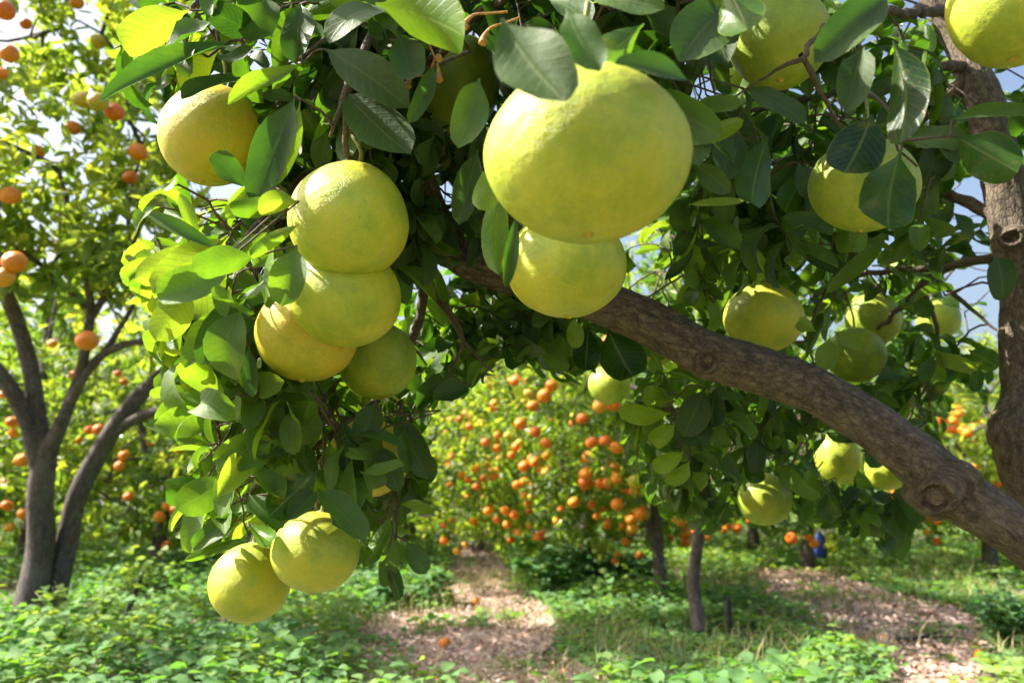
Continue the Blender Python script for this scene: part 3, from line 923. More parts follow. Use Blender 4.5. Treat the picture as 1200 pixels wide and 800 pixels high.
# ------------------------------------------------------------------ leaves placed one by one after the photo
# base px, tip px, full width px, depth base, depth tip, tone, flip(underside seen), fold, curl, tilt x, tilt y
H = [
 ('upper left', 222, 12, 134, 55, 48, 1.18, 1.10, .95, 1, .3, .3, -.1, .3),
 ('upper left', 285, 50, 126, 105, 40, 1.15, .98, .35, 0, .55, .5, -.1, .8),
 ('upper left', 268, 22, 192, 52, 42, 1.16, 1.08, .3, 0, .3, .4, -.3, .8),
 ('upper left', 258, 58, 205, 100, 36, 1.15, 1.10, .95, 1, .3, .2, .3, .1),
 ('upper left', 283, 92, 222, 112, 32, 1.14, 1.06, .15, 0, .5, .4, 0, .9),
 ('upper left', 312, -5, 286, 38, 52, 1.12, 1.06, .45, 0, .3, .4, .2, .3),
 ('upper left', 342, 5, 322, 82, 28, 1.15, 1.1, .5, 0, .5, .3, .2, .2),
 ('upper left', 352, 5, 356, 64, 40, 1.13, 1.08, .2, 0, .3, .4, 0, .3),
 ('upper left', 350, 20, 410, -2, 30, 1.15, 1.1, .6, 1, .3, .4, 0, .3),
 ('upper left', 354, 76, 280, 125, 34, 1.04, .98, .75, 0, .6, .5, 0, .6),
 ('upper left', 240, 95, 196, 150, 20, 1.25, 1.2, .6, 0, .6, .2, 0, .3),
 ('left', 346, 112, 302, 238, 52, 1.0, .96, .12, 0, .45, .3, -.2, .2),
 ('left', 352, 118, 332, 225, 24, .99, .97, .75, 1, .3, .2, .2, .1),
 ('left', 290, 222, 248, 180, 32, 1.02, 1.0, .25, 0, .4, .3, .2, .3),
 ('top', 380, 58, 480, 112, 50, 1.02, .97, .10, 0, .25, .4, .1, .5),
 ('top', 404, 108, 466, 184, 58, 1.05, 1.0, .10, 0, .25, .3, .1, .3),
 ('top', 440, 5, 562, 38, 74, .82, .78, .75, 1, .35, .6, 0, .3),
 ('top', 510, 75, 482, 142, 24, 1.0, .97, .35, 0, .4, .3, .5, .2),
 ('top', 588, 22, 648, 132, 84, .61, .575, .06, 0, .25, -.12, 0, .1),
 ('top', 664, 10, 692, 86, 46, .62, .60, .30, 0, .3, .1, .1, .2),
 ('top', 562, 92, 545, 170, 42, .95, .9, .55, 0, .3, .3, 0, .2),
 ('top', 755, 28, 696, 86, 46, .74, .70, .45, 1, .4, .3, .1, .2),
 ('top', 690, -8, 770, 16, 44, .78, .74, .35, 0, .4, .3, .1, .5),
 ('top', 645, 0, 690, 20, 40, .9, .85, .30, 0, .4, .3, .1, .5),
 ('top', 812, 98, 735, 78, 40, .66, .62, .12, 0, .3, .5, -.1, .8),
 ('top', 850, 10, 800, 60, 70, .85, .8, .05, 0, .3, .4, .1, .3),
 ('top', 850, -20, 880, 42, 60, .82, .78, .5, 1, .3, .4, .1, .2),
 ('top', 820, 0, 862, 62, 60, .95, .9, .08, 0, .3, .4, .1, .2),
 ('right', 808, 128, 868, 122, 26, .95, .92, .8, 0, .4, .3, 0, .3),
 ('right', 800, 172, 872, 142, 26, .92, .9, .9, 1, .5, .3, 0, .2),
 ('right', 805, 240, 872, 234, 12, .95, .93, .95, 0, .5, .2, .1, .4),
 ('right', 812, 192, 858, 222, 30, .92, .9, .2, 0, .4, .3, .1, .2),
 ('right', 862, 148, 842, 205, 42, 1.1, 1.05, .15, 0, .3, .3, 0, .2),
 ('right', 900, 160, 872, 245, 48, 1.1, 1.05, .42, 1, .3, .3, 0, .1),
 ('right', 872, 104, 946, 138, 34, 1.06, 1.02, .25, 0, .25, .3, 0, .8),
 ('right', 1042, -5, 964, 62, 54, .80, .76, .12, 0, .5, .5, 0, .3),
 ('right', 1012, 55, 988, 128, 46, .80, .78, .08, 0, .4, .3, 0, .2),
 ('right', 1046, 48, 1088, 162, 56, .80, .76, .15, 1, .35, .4, .1, .1),
 ('right', 1022, 134, 998, 208, 62, .98, .95, .12, 1, .2, .1, 0, .1),
 ('right', 1056, 176, 1022, 268, 64, 1.02, .98, .42, 1, .25, .2, 0, .1),
 ('right', 1120, 160, 1196, 200, 56, 1.0, .96, .38, 1, .2, .3, 0, .1),
 ('right', 1115, 140, 1215, 128, 26, 1.0, .94, .4, 0, .5, .4, 0, .6),
 ('right', 1060, 160, 1132, 168, 34, 1.05, 1.0, .2, 0, .3, .3, 0, .7),
 ('right', 935, 190, 965, 250, 36, 1.3, 1.25, .3, 0, .3, .3, 0, .3),
 ('left', 232, 290, 206, 228, 22, .98, .96, .8, 0, .7, .5, 0, .3),
 ('left', 264, 296, 164, 258, 24, .95, .93, .3, 0, .6, .4, 0, .6),
 ('left', 258, 292, 158, 326, 42, 1.0, .98, 1.0, 1, .2, .2, 0, .1),
 ('left', 268, 276, 190, 352, 56, .96, .94, .98, 1, .25, .2, -.1, .1),
 ('left', 272, 318, 184, 352, 46, .95, .92, .62, 0, .4, .5, 0, .4),
 ('left', 225, 335, 184, 400, 42, .97, .96, .98, 1, .2, .2, 0, .1),
 ('left', 300, 300, 222, 322, 40, .92, .88, .5, 1, .3, .4, .1, .1),
 ('left', 340, 232, 272, 262, 26, .98, .93, .5, 1, .4, .4, 0, .4),
 ('left', 296, 214, 268, 256, 24, .98, .96, .7, 0, .5, .4, 0, .3),
 ('left', 350, 236, 300, 238, 34, .96, .93, .98, 1, .5, .3, 0, .2),
 ('left', 352, 262, 286, 302, 20, .93, .90, .7, 1, .4, .6, 0, .3),
 ('left', 348, 288, 334, 358, 46, .92, .90, .65, 0, .5, .3, 0, .2),
 ('left', 302, 320, 326, 356, 30, .98, .95, .7, 1, .3, .3, 0, .2),
 ('left', 272, 345, 242, 430, 40, .99, .97, .2, 0, .45, .3, 0, .3),
 ('left', 284, 340, 286, 388, 20, 1.0, .98, .2, 0, .5, .3, 0, .3),
 ('left', 292, 405, 286, 464, 22, 1.02, 1.0, .15, 0, .5, .3, 0, .3),
 ('left', 288, 380, 252, 420, 30, 1.03, 1.0, .6, 0, .5, .3, 0, .3),
 ('lower left', 252, 500, 186, 482, 40, 1.12, 1.08, .65, 0, .35, .4, 0, .3),
 ('lower left', 246, 520, 172, 496, 34, 1.15, 1.1, .5, 0, .3, .4, .1, .6),
 ('lower left', 256, 476, 192, 455, 26, 1.18, 1.14, .6, 0, .4, .4, .1, .6),
 ('lower left', 318, 470, 264, 448, 46, 1.15, 1.12, .7, 1, .4, .4, .1, .2),
 ('lower left', 302, 510, 248, 536, 30, 1.12, 1.08, .75, 0, .5, .3, .1, .2),
 ('lower left', 320, 515, 284, 560, 26, 1.12, 1.08, .7, 1, .3, .3, .1, .2),
 ('lower left', 270, 560, 208, 600, 42, 1.12, 1.08, .5, 1, .15, .2, .0, .2),
 ('lower left', 286, 600, 224, 642, 30, 1.15, 1.12, .35, 0, .5, .4, .0, .6),
 ('lower left', 292, 628, 216, 660, 16, 1.15, 1.1, .6, 1, .5, .3, .0, .5),
 ('lower left', 290, 612, 322, 642, 26, 1.2, 1.16, .6, 1, .35, .5, .0, .4),
 ('lower left', 290, 578, 320, 612, 26, 1.15, 1.12, .3, 0, .3, .3, .0, .4),
 ('lower left', 372, 552, 312, 604, 46, 1.12, 1.08, .3, 1, .2, .3, .0, .1),
 ('lower left', 374, 574, 338, 606, 32, 1.12, 1.08, .3, 0, .4, .3, .0, .4),
 ('lower left', 372, 572, 420, 628, 40, 1.12, 1.06, .35, 0, .3, .5, .0, .5),
 ('lower left', 400, 505, 430, 610, 50, 1.2, 1.18, .35, 1, .25, .2, .0, .1),
 ('lower left', 398, 488, 424, 562, 38, 1.22, 1.20, .30, 1, .5, .4, .0, .2),
 ('lower left', 424, 492, 444, 572, 32, 1.21, 1.19, .55, 0, .6, .5, .0, .3),
 ('lower left', 452, 500, 410, 552, 34, 1.25, 1.22, .2, 0, .5, .5, .1, .5),
 ('lower left', 384, 515, 404, 586, 30, 1.20, 1.18, .65, 1, .5, .5, .0, .2),
 ('lower left', 470, 505, 488, 548, 24, 1.25, 1.22, .4, 0, .5, .5, .0, .2),
 ('lower left', 440, 470, 425, 520, 36, 1.18, 1.15, .2, 0, .4, .3, .0, .3),
 ('lower left', 445, 520, 468, 575, 30, 1.2, 1.18, .15, 0, .4, .3, .0, .3),
 ('lower left', 462, 480, 500, 560, 34, 1.3, 1.25, .15, 0, .4, .3, .0, .3),
 ('lower left', 468, 590, 510, 598, 16, 1.25, 1.22, .8, 1, .3, .2, .0, .3),
 ('lower left', 462, 600, 438, 668, 26, 1.24, 1.22, .6, 1, .4, .2, .0, .1),
 ('lower left', 460, 622, 452, 690, 24, 1.22, 1.22, .55, 0, .4, .2, .0, .1),
 ('lower left', 448, 650, 476, 698, 20, 1.22, 1.22, .3, 1, .4, .2, .0, .1),
 ('lower left', 476, 634, 498, 672, 27, 1.24, 1.22, .35, 0, .3, .2, .0, .2),
 ('lower left', 320, 455, 332, 500, 24, 1.2, 1.2, .95, 1, .4, .2, .0, .2),
 ('lower left', 300, 560, 296, 520, 22, 1.12, 1.1, .7, 1, .4, .2, .0, .2),
 ('lower left', 330, 580, 322, 620, 18, 1.1, 1.1, .3, 0, .4, .2, .0, .2),
 ('middle', 560, 175, 540, 262, 36, 1.1, 1.08, .15, 0, .4, .3, .0, .2),
 ('middle', 596, 180, 558, 248, 34, .9, .88, .85, 1, .3, .3, .0, .1),
 ('middle', 590, 215, 562, 318, 36, .95, .93, .7, 1, .4, .3, .1, .1),
 ('middle', 605, 250, 590, 335, 22, .92, .9, .2, 0, .5, .3, .1, .2),
 ('middle', 505, 300, 504, 378, 30, 1.5, 1.45, .55, 0, .3, .3, .1, .4),
 ('middle', 560, 340, 545, 380, 34, 1.55, 1.5, .8, 1, .3, .3, .1, .1),
 ('middle', 580, 350, 576, 415, 34, 1.5, 1.48, .7, 1, .3, .3, .1, .1),
 ('middle', 612, 352, 622, 432, 40, 1.46, 1.44, .25, 1, .3, .3, .1, .1),
 ('middle', 648, 362, 640, 420, 34, 1.5, 1.48, .8, 1, .3, .3, .1, .1),
 ('middle', 672, 372, 676, 408, 22, 1.4, 1.4, .95, 1, .3, .3, .1, .1),
 ('middle', 690, 382, 686, 436, 34, 1.46, 1.44, .12, 1, .3, .3, .1, .1),
 ('middle', 712, 385, 736, 446, 56, 1.45, 1.42, .2, 1, .3, .3, .1, .1),
 ('middle', 552, 452, 508, 466, 32, 1.35, 1.3, .08, 0, .5, .3, .1, .4),
 ('far right', 835, 275, 800, 322, 40, 1.5, 1.45, .85, 1, .3, .3, .1, .1),
 ('far right', 800, 300, 832, 250, 40, 1.6, 1.55, .75, 1, .3, .3, .1, .1),
 ('far right', 840, 330, 792, 350, 30, 1.5, 1.45, .7, 0, .3, .3, .1, .5),
 ('far right', 956, 388, 930, 382, 20, 1.38, 1.36, .95, 1, .3, .3, .1, .1),
 ('far right', 978, 388, 1006, 412, 22, 1.38, 1.36, .9, 0, .4, .3, .1, .2),
 ('far right', 972, 396, 968, 434, 26, 1.38, 1.36, .9, 0, .3, .3, .1, .2),
 ('far right', 1040, 265, 1004, 350, 24, 1.45, 1.4, .7, 0, .5, .3, .1, .3),
 ('far right', 935, 300, 998, 322, 26, 1.5, 1.45, .15, 0, .3, .3, .1, .7),
 ('far right', 1090, 400, 1110, 450, 44, 1.9, 1.88, .5, 1, .3, .3, .1, .1),
 ('far right', 1135, 410, 1170, 430, 30, 1.8, 1.78, .5, 1, .3, .3, .1, .1),
 ('far right', 1146, 430, 1144, 460, 16, 1.8, 1.78, .4, 1, .3, .3, .1, .1),
 ('far right', 1165, 300, 1190, 345, 34, 1.45, 1.4, .08, 0, .3, .3, .1, .3),
 ('far right', 1090, 375, 1075, 345, 24, 1.9, 1.88, .3, 0, .3, .3, .1, .3),
 ('under', 786, 484, 724, 494, 26, 1.5, 1.45, 1.0, 1, .3, .2, .1, .1),
 ('under', 790, 470, 752, 460, 26, 1.5, 1.45, .95, 1, .3, .2, .1, .1),
 ('under', 792, 496, 764, 522, 24, 1.5, 1.45, .95, 1, .3, .2, .1, .1),
 ('under', 802, 528, 768, 556, 24, 1.5, 1.46, .95, 1, .3, .2, .1, .1),
 ('under', 808, 540, 790, 572, 22, 1.5, 1.46, .85, 1, .3, .2, .1, .1),
 ('under', 800, 500, 828, 520, 40, 1.46, 1.42, .08, 0, .3, .2, .1, .5),
 ('under', 826, 455, 800, 510, 38, 1.44, 1.42, .05, 0, .2, .3, .1, .5),
 ('under', 838, 455, 830, 500, 30, 1.46, 1.44, .15, 1, .3, .2, .1, .1),
 ('under', 872, 545, 874, 574, 14, 2.0, 1.95, .5, 0, .6, .2, .1, .2),
 ('under', 1034, 528, 1022, 548, 26, 2.3, 2.25, .2, 0, .2, .2, .1, .2),
]
for (cl, x0, y0, x1, y1, w, d0, d1, tone, flip, fold, curl, tx, tz) in H:
    B = at(x0, y0, d0); T = at(x1, y1, d1)
    D = norm(T - B); L = np.linalg.norm(T - B) * (1 + 0.05 * curl * curl)
    view = norm(CAMP - (B + T) / 2)
    N = view + np.array([tx, 0, tz]) + rng.normal(0, .12, 3)
    if flip: N = -view + np.array([tx, 0, 0.15]) + rng.normal(0, .12, 3)
    W = w / 2 * (d0 + d1) / 2 / F
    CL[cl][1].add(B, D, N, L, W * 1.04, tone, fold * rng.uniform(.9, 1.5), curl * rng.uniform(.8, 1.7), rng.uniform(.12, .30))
    # a short twig carries it
    nb = np.argmin(np.linalg.norm(allN - B, axis=1))
    dist = np.linalg.norm(allN[nb] - B)
    if dist < .085:
        pts, rr = link_twig(cl, allN[nb], B, min(.0024, allR[nb]), .0014)
        if pts is not None:
            allN = np.vstack([allN, pts[1:]]); allR = np.concatenate([allR, rr[1:]])

BL = {'upper left': 'branch at the upper left with broad leaves over the golden pomelo', 'left': 'branch with bright yellow-green leaves beside the fruit cluster',
      'lower left': 'hanging branch with drooping leaves above the lowest pair of pomelos', 'top': 'branch with dark leaves over the largest pomelo',
      'middle': 'twigs with leaves hanging below the middle of the limb', 'right': 'shaded branches of the right crown with bare twigs',
      'far right': 'farther tangled branches beside the upright stem', 'under': 'leafy branch hanging below the thick limb', 'overhead': 'leafy branches overhead'}
for cl, (tb, lv) in CL.items():
    b = link('branch', tb.mesh('branch'), M_TWIG, tree); b['label'] = BL[cl]
    A = lv.arrays()
    link('foliage', leaf_mesh('foliage', A), M_LEAF, b)
# dried flower ends on a near twig
for (x, y, d) in ((514, 66, 1.0), (478, 98, 1.0), (545, 28, .9), (566, 46, .88), (515, 90, 1.0)):
    fl = Tubes()
    c = at(x, y, d)
    k = norm(allN[int(np.argmin(np.linalg.norm(allN - c, axis=1)))] - c)
    P2, R2 = smooth_path([c + k * .05, c + k * .03 + np.array([0, 0, .004]), c + k * .01 + np.array([0, 0, .008]), c, c - np.array([0, 0, .004]), c - np.array([0, 0, .007])], [.0014, .0013, .0015, .0034, .0054, .0030], .004)
    fl.add(P2, R2, 9)
    link('dried_flower', fl.mesh('dried_flower'), M_CALYX, tree)

# ------------------------------------------------------------------ oranges and the orange trees
o_src = ball_mesh('orange', 9, 28, 18, 0.03, 0.0)
o_me = []
for m in M_OR:
    q = o_src.copy(); q.materials.append(m); o_me.append(q)
N_OR = 0
AVOID = []


def orange(c, r, kind, label, group, name='orange'):
    global N_OR
    N_OR += 1
    o = link(name, o_me[kind], None)
    o.location = c
    o.rotation_euler = (rng.uniform(-.5, .5), rng.uniform(-.5, .5), rng.uniform(0, 6))
    o.scale = (r, r, r * rng.uniform(.84, .95))
    tag(o, label, 'orange', group)
    return o


def grow_clumps(lv, centres, nl, L0, tone0, ts, up=0.55, spread=0.06, centre_of=None):
    for p in centres:
        ax = norm(rng.normal(0, .6, 3) + np.array([0, 0, up]) + (norm(p - centre_of) * 0.6 if centre_of is not None else 0))
        tc = np.clip(tone0 + rng.normal(0, ts), 0, 1)
        for k in range(nl):
            a = k * 2.4 + rng.uniform(0, .5); s = rng.uniform(.4, 1.35)
            ref = norm(np.cross(ax, [0.2, 0.9, 0.1])); r2 = np.cross(ax, ref)
            D = norm(ax * math.cos(s) + (ref * math.cos(a) + r2 * math.sin(a)) * math.sin(s) + np.array([0, 0, -.12]))
            N = norm(ax * 0.9 + np.array([0, 0, .5]) + rng.normal(0, .4, 3))
            b = p + ax * rng.uniform(-spread, spread) + rng.normal(0, spread * .35, 3)
            L = L0 * rng.uniform(.65, 1.2)
            lv.add(b, D, N, L, L * rng.uniform(.17, .23), np.clip(tc + rng.normal(0, .1), 0, 1), rng.uniform(.2, .6), rng.normal(.4, .4), .05)


def orange_tree(label, base, stems, crown, nclump, nl, L0, tone, nor, okinds, olabel, ogroup, orad, group=None, ts=.16, front=1.0, cat='orange tree', fork=None):
    """crown: list of (centre, radii) ellipsoids; stems: list of polylines [(point, radius)...]"""
    t = empty('orange_tree', tuple(base))
    tag(t, label, cat, group)
    bp = np.array(base)
    tb = Tubes()
    nd = []
    for st in stems:
        P, R = smooth_path([np.array(p) - bp for p, r in st], [r for p, r in st], 0.06)
        for i in range(1, len(P)):
            P[i] += 0.012 * np.array([noise.noise(Vector(tuple(P[i] * 3 + 5))), noise.noise(Vector(tuple(P[i] * 3 + 9))), 0])
        tb.add(P, R, 12, phase=rng.uniform(0, 9))
        nd.append(P[len(P) // 3:])
    nd = np.vstack(nd)
    lv = Leaves()
    vol = np.array([r[0] * r[1] * r[2] for c, r in crown]) ** (2 / 3); vol /= vol.sum()
    cc = []
    for (c, r), w in zip(crown, vol):
        c = np.array(c) - bp; r = np.array(r)
        m = int(nclump * w)
        u = norm(rng.normal(0, 1, (m, 3)))
        rad = rng.uniform(0.25, 1, m) ** 0.45
        # uneven outline
        lump = np.array([1 + 0.30 * noise.noise(Vector(tuple(q * 2.2 + c))) + .18 * noise.noise(Vector(tuple(q * 5 + c))) for q in u])
        p = c + u * r * (rad * lump)[:, None]
        p = p[p[:, 2] > 0.12]
        # holes
        hole = np.array([noise.noise(Vector(tuple(q * 2.6 + 11))) for q in p])
        p = p[hole > -0.28]
        if AVOID:
            ax_, ay_, ad_ = project(p + bp)
            kp = np.ones(len(p), bool)
            for (x, y, r, d) in AVOID:
                kp &= ~((np.hypot(ax_ - x, ay_ - y) < r + 16) & (ad_ < d + .05) & (rng.uniform(0, 1, len(p)) < .93))
            p = p[kp]
        cc.append(p)
        grow_clumps(lv, p, nl, L0, tone, ts, centre_of=c)
        # limbs inside the crown
        for k in range(max(6, m // 26)):
            q = p[rng.integers(0, len(p))]
            j = int(np.argmin(np.linalg.norm(nd - q, axis=1)))
            P, R = smooth_path([nd[j], (nd[j] + q) / 2 + rng.normal(0, .06, 3), q], [.014, .009, .004], .08)
            tb.add(P, R, 5)
            nd = np.vstack([nd, P[1:]])
    link('trunk', tb.mesh('trunk'), M_OBARK, t)
    link('crown', leaf_mesh('crown', lv.arrays(), 3, 5, .06, .7), M_OLEAF, t)
    # fruit on the shell, in little bunches
    k = 0; tries = 0
    pts = []
    while k < nor and tries < 40000:
        tries += 1
        i = rng.choice(len(crown), p=vol)
        c, r = crown[i]; c = np.array(c); r = np.array(r)
        u = norm(rng.normal(0, 1, 3))
        if rng.uniform() < front and np.dot(u, norm(CAMP - c)) < 0.1: continue
        lump = 1 + 0.30 * noise.noise(Vector(tuple(u * 2.2 + (c - bp)))) + .18 * noise.noise(Vector(tuple(u * 5 + (c - bp))))
        p = c + u * r * lump * rng.uniform(.98, 1.12)
        if p[2] < 0.22: continue
        fx, fy, _ = project(p[None])
        if fx[0] < -5 or fx[0] > 1205 or fy[0] < 395 or (in_poly(fx, fy, CANOPY)[0] and rng.uniform() < .93): continue
        for q in range(int(rng.choice([1, 1, 1, 2, 3]))):
            if k >= nor: break
            pp = p + rng.normal(0, orad * 1.1, 3) if q else p
            if any(np.linalg.norm(pp - z) < orad * 1.8 for z in pts[-40:]): continue
            pts.append(pp)
            orange(pp, orad * rng.uniform(.85, 1.12), int(rng.choice([0, 1, 2, 3], p=okinds)), olabel, ogroup, 'mandarin')
            k += 1
    return t


def G(px, d, z=0):      # ground point under photo column px at depth d
    p = at(px, 560, d); return np.array([p[0], p[1], z])


# left tree, near
LEFT_OR = [
 (5, 12, 12, 3.4, 1, 'orange at the very top left corner'), (11, 63, 11, 3.5, 0, 'orange against the white sky below the corner one'),
 (1, 86, 8, 3.6, 0, 'orange cut by the left edge, beside dark leaves'), (90, 3, 8, 4.6, 0, 'orange on the upper edge, alone against white sky'),
 (115, 49, 9, 4.6, 3, 'yellowish orange high in the crown between leaves'), (134, 131, 12, 4.0, 1, 'deep orange fruit at the right of two unripe ones'),
 (115, 119, 12, 3.9, 3, 'unripe green-yellow orange, right one of the unripe pair'), (97, 117, 11, 4.0, 3, 'unripe green-yellow orange, left one of the unripe pair'),
 (85, 150, 9, 4.3, 0, 'orange half in leaves below the unripe pair'), (162, 178, 11, 4.0, 0, 'orange hanging by itself beside the golden pomelo'),
 (153, 208, 9, 4.2, 1, 'dull shaded orange under the one beside the golden pomelo'), (12, 229, 12, 3.5, 0, 'bright orange near the left edge over dense leaves'),
 (17, 307, 14, 3.2, 0, 'largest bright orange at the left edge above the leaning stem'), (4, 325, 13, 3.2, 2, 'pale orange tucked behind the largest one at the left edge'),
 (102, 399, 13, 3.4, 0, 'round orange hanging in front of a forked bare branch'), (188, 291, 9, 4.2, 1, 'orange partly hidden by the bright pomelo leaves'),
 (206, 385, 8, 4.2, 1, 'small orange low behind the bright pomelo leaves'), (45, 178, 8, 4.4, 0, 'orange deep in the crown, shaded by leaves'),
 (30, 28, 7, 4.4, 1, 'small orange behind the top left corner one'), (70, 288, 8, 4.3, 3, 'yellowish orange hidden among light leaves in mid crown')]
AVOID.extend((x, y, r, d) for (x, y, r, d, k, lab) in LEFT_OR)
gb = G(47, 4.5)
q = lambda x, y, d: at(x, y, d)
stems = [
 [(G(45, 4.5, -.05), .088), (q(46, 650, 4.5), .076), (q(47, 580, 4.5), .07), (q(52, 530, 4.5), .064), (q(48, 505, 4.5), .05), (q(38, 440, 4.5), .045), (q(18, 370, 4.5), .042), (q(-2, 320, 4.4), .04), (q(-30, 220, 4.3), .03)],
 [(q(47, 545, 4.5), .06), (q(30, 485, 4.45), .045), (q(2, 440, 4.4), .042), (q(-50, 390, 4.3), .035)],
 [(q(52, 535, 4.5), .06), (q(68, 505, 4.45), .04), (q(86, 460, 4.4), .03), (q(100, 415, 4.3), .026), (q(104, 350, 4.2), .02), (q(90, 280, 4.1), .015), (q(70, 200, 4.0), .01)],
 [(q(80, 478, 4.42), .028), (q(98, 442, 4.35), .026), (q(125, 412, 4.3), .022), (q(165, 400, 4.2), .017), (q(215, 404, 4.2), .012)],
 [(q(122, 414, 4.3), .02), (q(138, 385, 4.3), .014), (q(160, 340, 4.3), .012), (q(150, 250, 4.3), .01), (q(170, 160, 4.4), .008)],
 [(q(102, 380, 4.25), .02), (q(130, 330, 4.2), .016), (q(150, 300, 4.1), .012), (q(180, 230, 4.2), .008)],
 [(q(100, 360, 4.25), .02), (q(60, 320, 4.1), .014), (q(20, 290, 4.0), .01)],
]
LT = orange_tree('tall orange tree at the left with several grey stems and an airy crown', gb, stems,
    [(q(60, 240, 4.2), (.75, .8, .42)), (q(150, 270, 4.3), (.42, .6, .42)), (q(-20, 150, 4.0), (.55, .6, .6)), (q(170, 130, 4.6), (.35, .5, .55)), (q(100, 330, 4.3), (.6, .6, .22)),
     (q(100, 60, 4.9), (.5, .5, .38)), (q(15, 40, 4.4), (.38, .5, .35)), (q(190, 20, 5.0), (.4, .5, .35)), (q(-120, 260, 4.2), (.7, .8, .6))],
    760, 13, .100, .74, 0, [1, 0, 0, 0], '', '', .04)
AVOID.clear()
tb = Tubes()
for st in [
 [(G(70, 4.6, -.05), .07), (q(76, 650, 4.6), .06), (q(88, 590, 4.6), .056), (q(108, 545, 4.6), .054), (q(135, 500, 4.6), .05), (q(162, 465, 4.6), .045), (q(188, 440, 4.6), .038), (q(235, 395, 4.7), .04), (q(260, 300, 4.8), .03)],
 [(q(132, 508, 4.6), .035), (q(160, 490, 4.55), .03), (q(200, 478, 4.5), .026), (q(250, 470, 4.5), .02)]]:
    P, R = smooth_path([p - gb for p, r in st], [r for p, r in st], .05)
    tb.add(P, R, 14)
o = link('trunk', tb.mesh('trunk'), M_OBARK, LT); tag(o, 'second stem of the tree, leaning to the right')
for (x, y, r, d, k, lab) in LEFT_OR:
    orange(at(x, y, d), r * d / F, k, lab, 'oranges on the tall left tree')


def std_tree(label, px, d, h, rw, nclump, nor, tone, okinds, olabel, ogroup, rad=.037, stem=None, group=None, low=.35, L0=.085, nl=12, ts=.18, side=(), skirt=True):
    b = G(px, d)
    st = stem or [[(b + np.array([0, 0, -.05]), .07), (b + np.array([.02, 0, .35]), .055), (b + np.array([.05, 0, .8]), .045), (b + np.array([0.1, 0, h * .7]), .02)],
                  [(b + np.array([.02, 0, .4]), .04), (b + np.array([-.15, .05, .9]), .03), (b + np.array([-.3, 0, h * .7]), .015)]]
    cz = (h + low) / 2
    side = list(side) + [((0, 0, low + .42), (rw * .95, rw * .9, .40))] * (1 if skirt else 0)
    cr = [(b + np.array([0, 0, cz]), (rw, rw, (h - low) / 2)), (b + np.array([-rw * .5, -.1, cz * .8]), (rw * .55, rw * .6, (h - low) * .32)),
          (b + np.array([rw * .55, .0, cz * .85]), (rw * .5, rw * .6, (h - low) * .34))] + [(b + np.array(s[0]), s[1]) for s in side]
    return orange_tree(label, b, st, cr, nclump, nl, L0, tone, nor, okinds, olabel, ogroup, rad, group, ts)


MIXK = [.48, .30, .14, .08]
std_tree('mandarin tree in the middle, its low wide crown full of small orange fruit', 682, 6.1, 2.2, 1.05, 1150, 140, .66, MIXK,
         'small orange mandarin in the crown of the middle tree', 'mandarins on the middle tree', .029, low=.20, L0=.070, nl=15,
         side=[((-.80, -.45, 1.0), (.55, .5, .56)), ((.30, -.5, .80), (.45, .4, .38)), ((-.35, -.7, 1.25), (.75, .4, .55)), ((-1.1, -.3, .85), (.45, .45, .42)), ((.9, -.2, .9), (.5, .45, .45))])
b1, b2 = G(768, 5.0), G(815, 4.25)
std_tree('mandarin tree with a dark forked trunk under its high crown, right of the middle', 768, 5.0, 2.3, .85, 560, 40, .52, MIXK,
         'mandarin hanging around the dark forked trunk', 'mandarins around the forked trunk', .037,
         stem=[[(b1 + np.array([.03, 0, -.05]), .046), (q(772, 660, 5), .038), (q(770, 620, 5), .032), (q(768, 570, 5), .04), (q(775, 500, 5), .03), (q(780, 430, 5), .02)],
               [(q(772, 650, 5), .038), (q(758, 610, 5), .033), (q(748, 575, 5), .032), (q(735, 540, 5.1), .026), (q(700, 480, 5.2), .018)]], low=.62, skirt=False, L0=.072, nl=14,
         side=[((-.35, -.1, .75), (.35, .4, .28))])
std_tree('mandarin tree on a straight dark trunk nearest the green weeds, its crown above', 815, 4.25, 2.3, .62, 330, 22, .46, MIXK,
         'mandarin hanging by the straight dark trunk', 'mandarins by the straight trunk', .036,
         stem=[[(b2 + np.array([0, 0, -.05]), .042), (q(813, 690, 4.25), .034), (q(817, 630, 4.25), .031), (q(822, 590, 4.25), .028), (q(835, 520, 4.3), .028), (q(850, 440, 4.4), .02)]], low=.70, skirt=False, L0=.072, nl=14,
         side=[((.45, .1, .72), (.35, .4, .22))])
std_tree('mandarin tree behind the lowest pair of pomelos, laden with fruit near the ground', 190, 6.6, 2.3, 1.15, 800, 42, .66, MIXK,
         'mandarin on the fruit-laden tree at the left behind the lowest pomelos', 'mandarins on the left background tree', .038, low=.26)
std_tree('dark green orange tree behind the hanging branch at left of the path', 400, 7.4, 2.5, 1.2, 640, 18, .50, MIXK,
         'mandarin low on the tree left of the path', 'mandarins left of the path', .038, low=.28)
std_tree('sunlit yellow-green mandarin tree at the far right, behind the upright stem', 1150, 6.8, 2.1, 1.1, 760, 24, .82, MIXK,
         'mandarin on the sunlit tree at the far right', 'mandarins on the far right tree', .036, low=.30)
std_tree('mandarin tree behind the right-hand leafy branch, fruit hanging to the weeds', 940, 7.2, 2.2, 1.25, 760, 32, .64, MIXK,
         'mandarin on the tree behind the lowest right pomelo', 'mandarins behind the right branch', .038, low=.22)

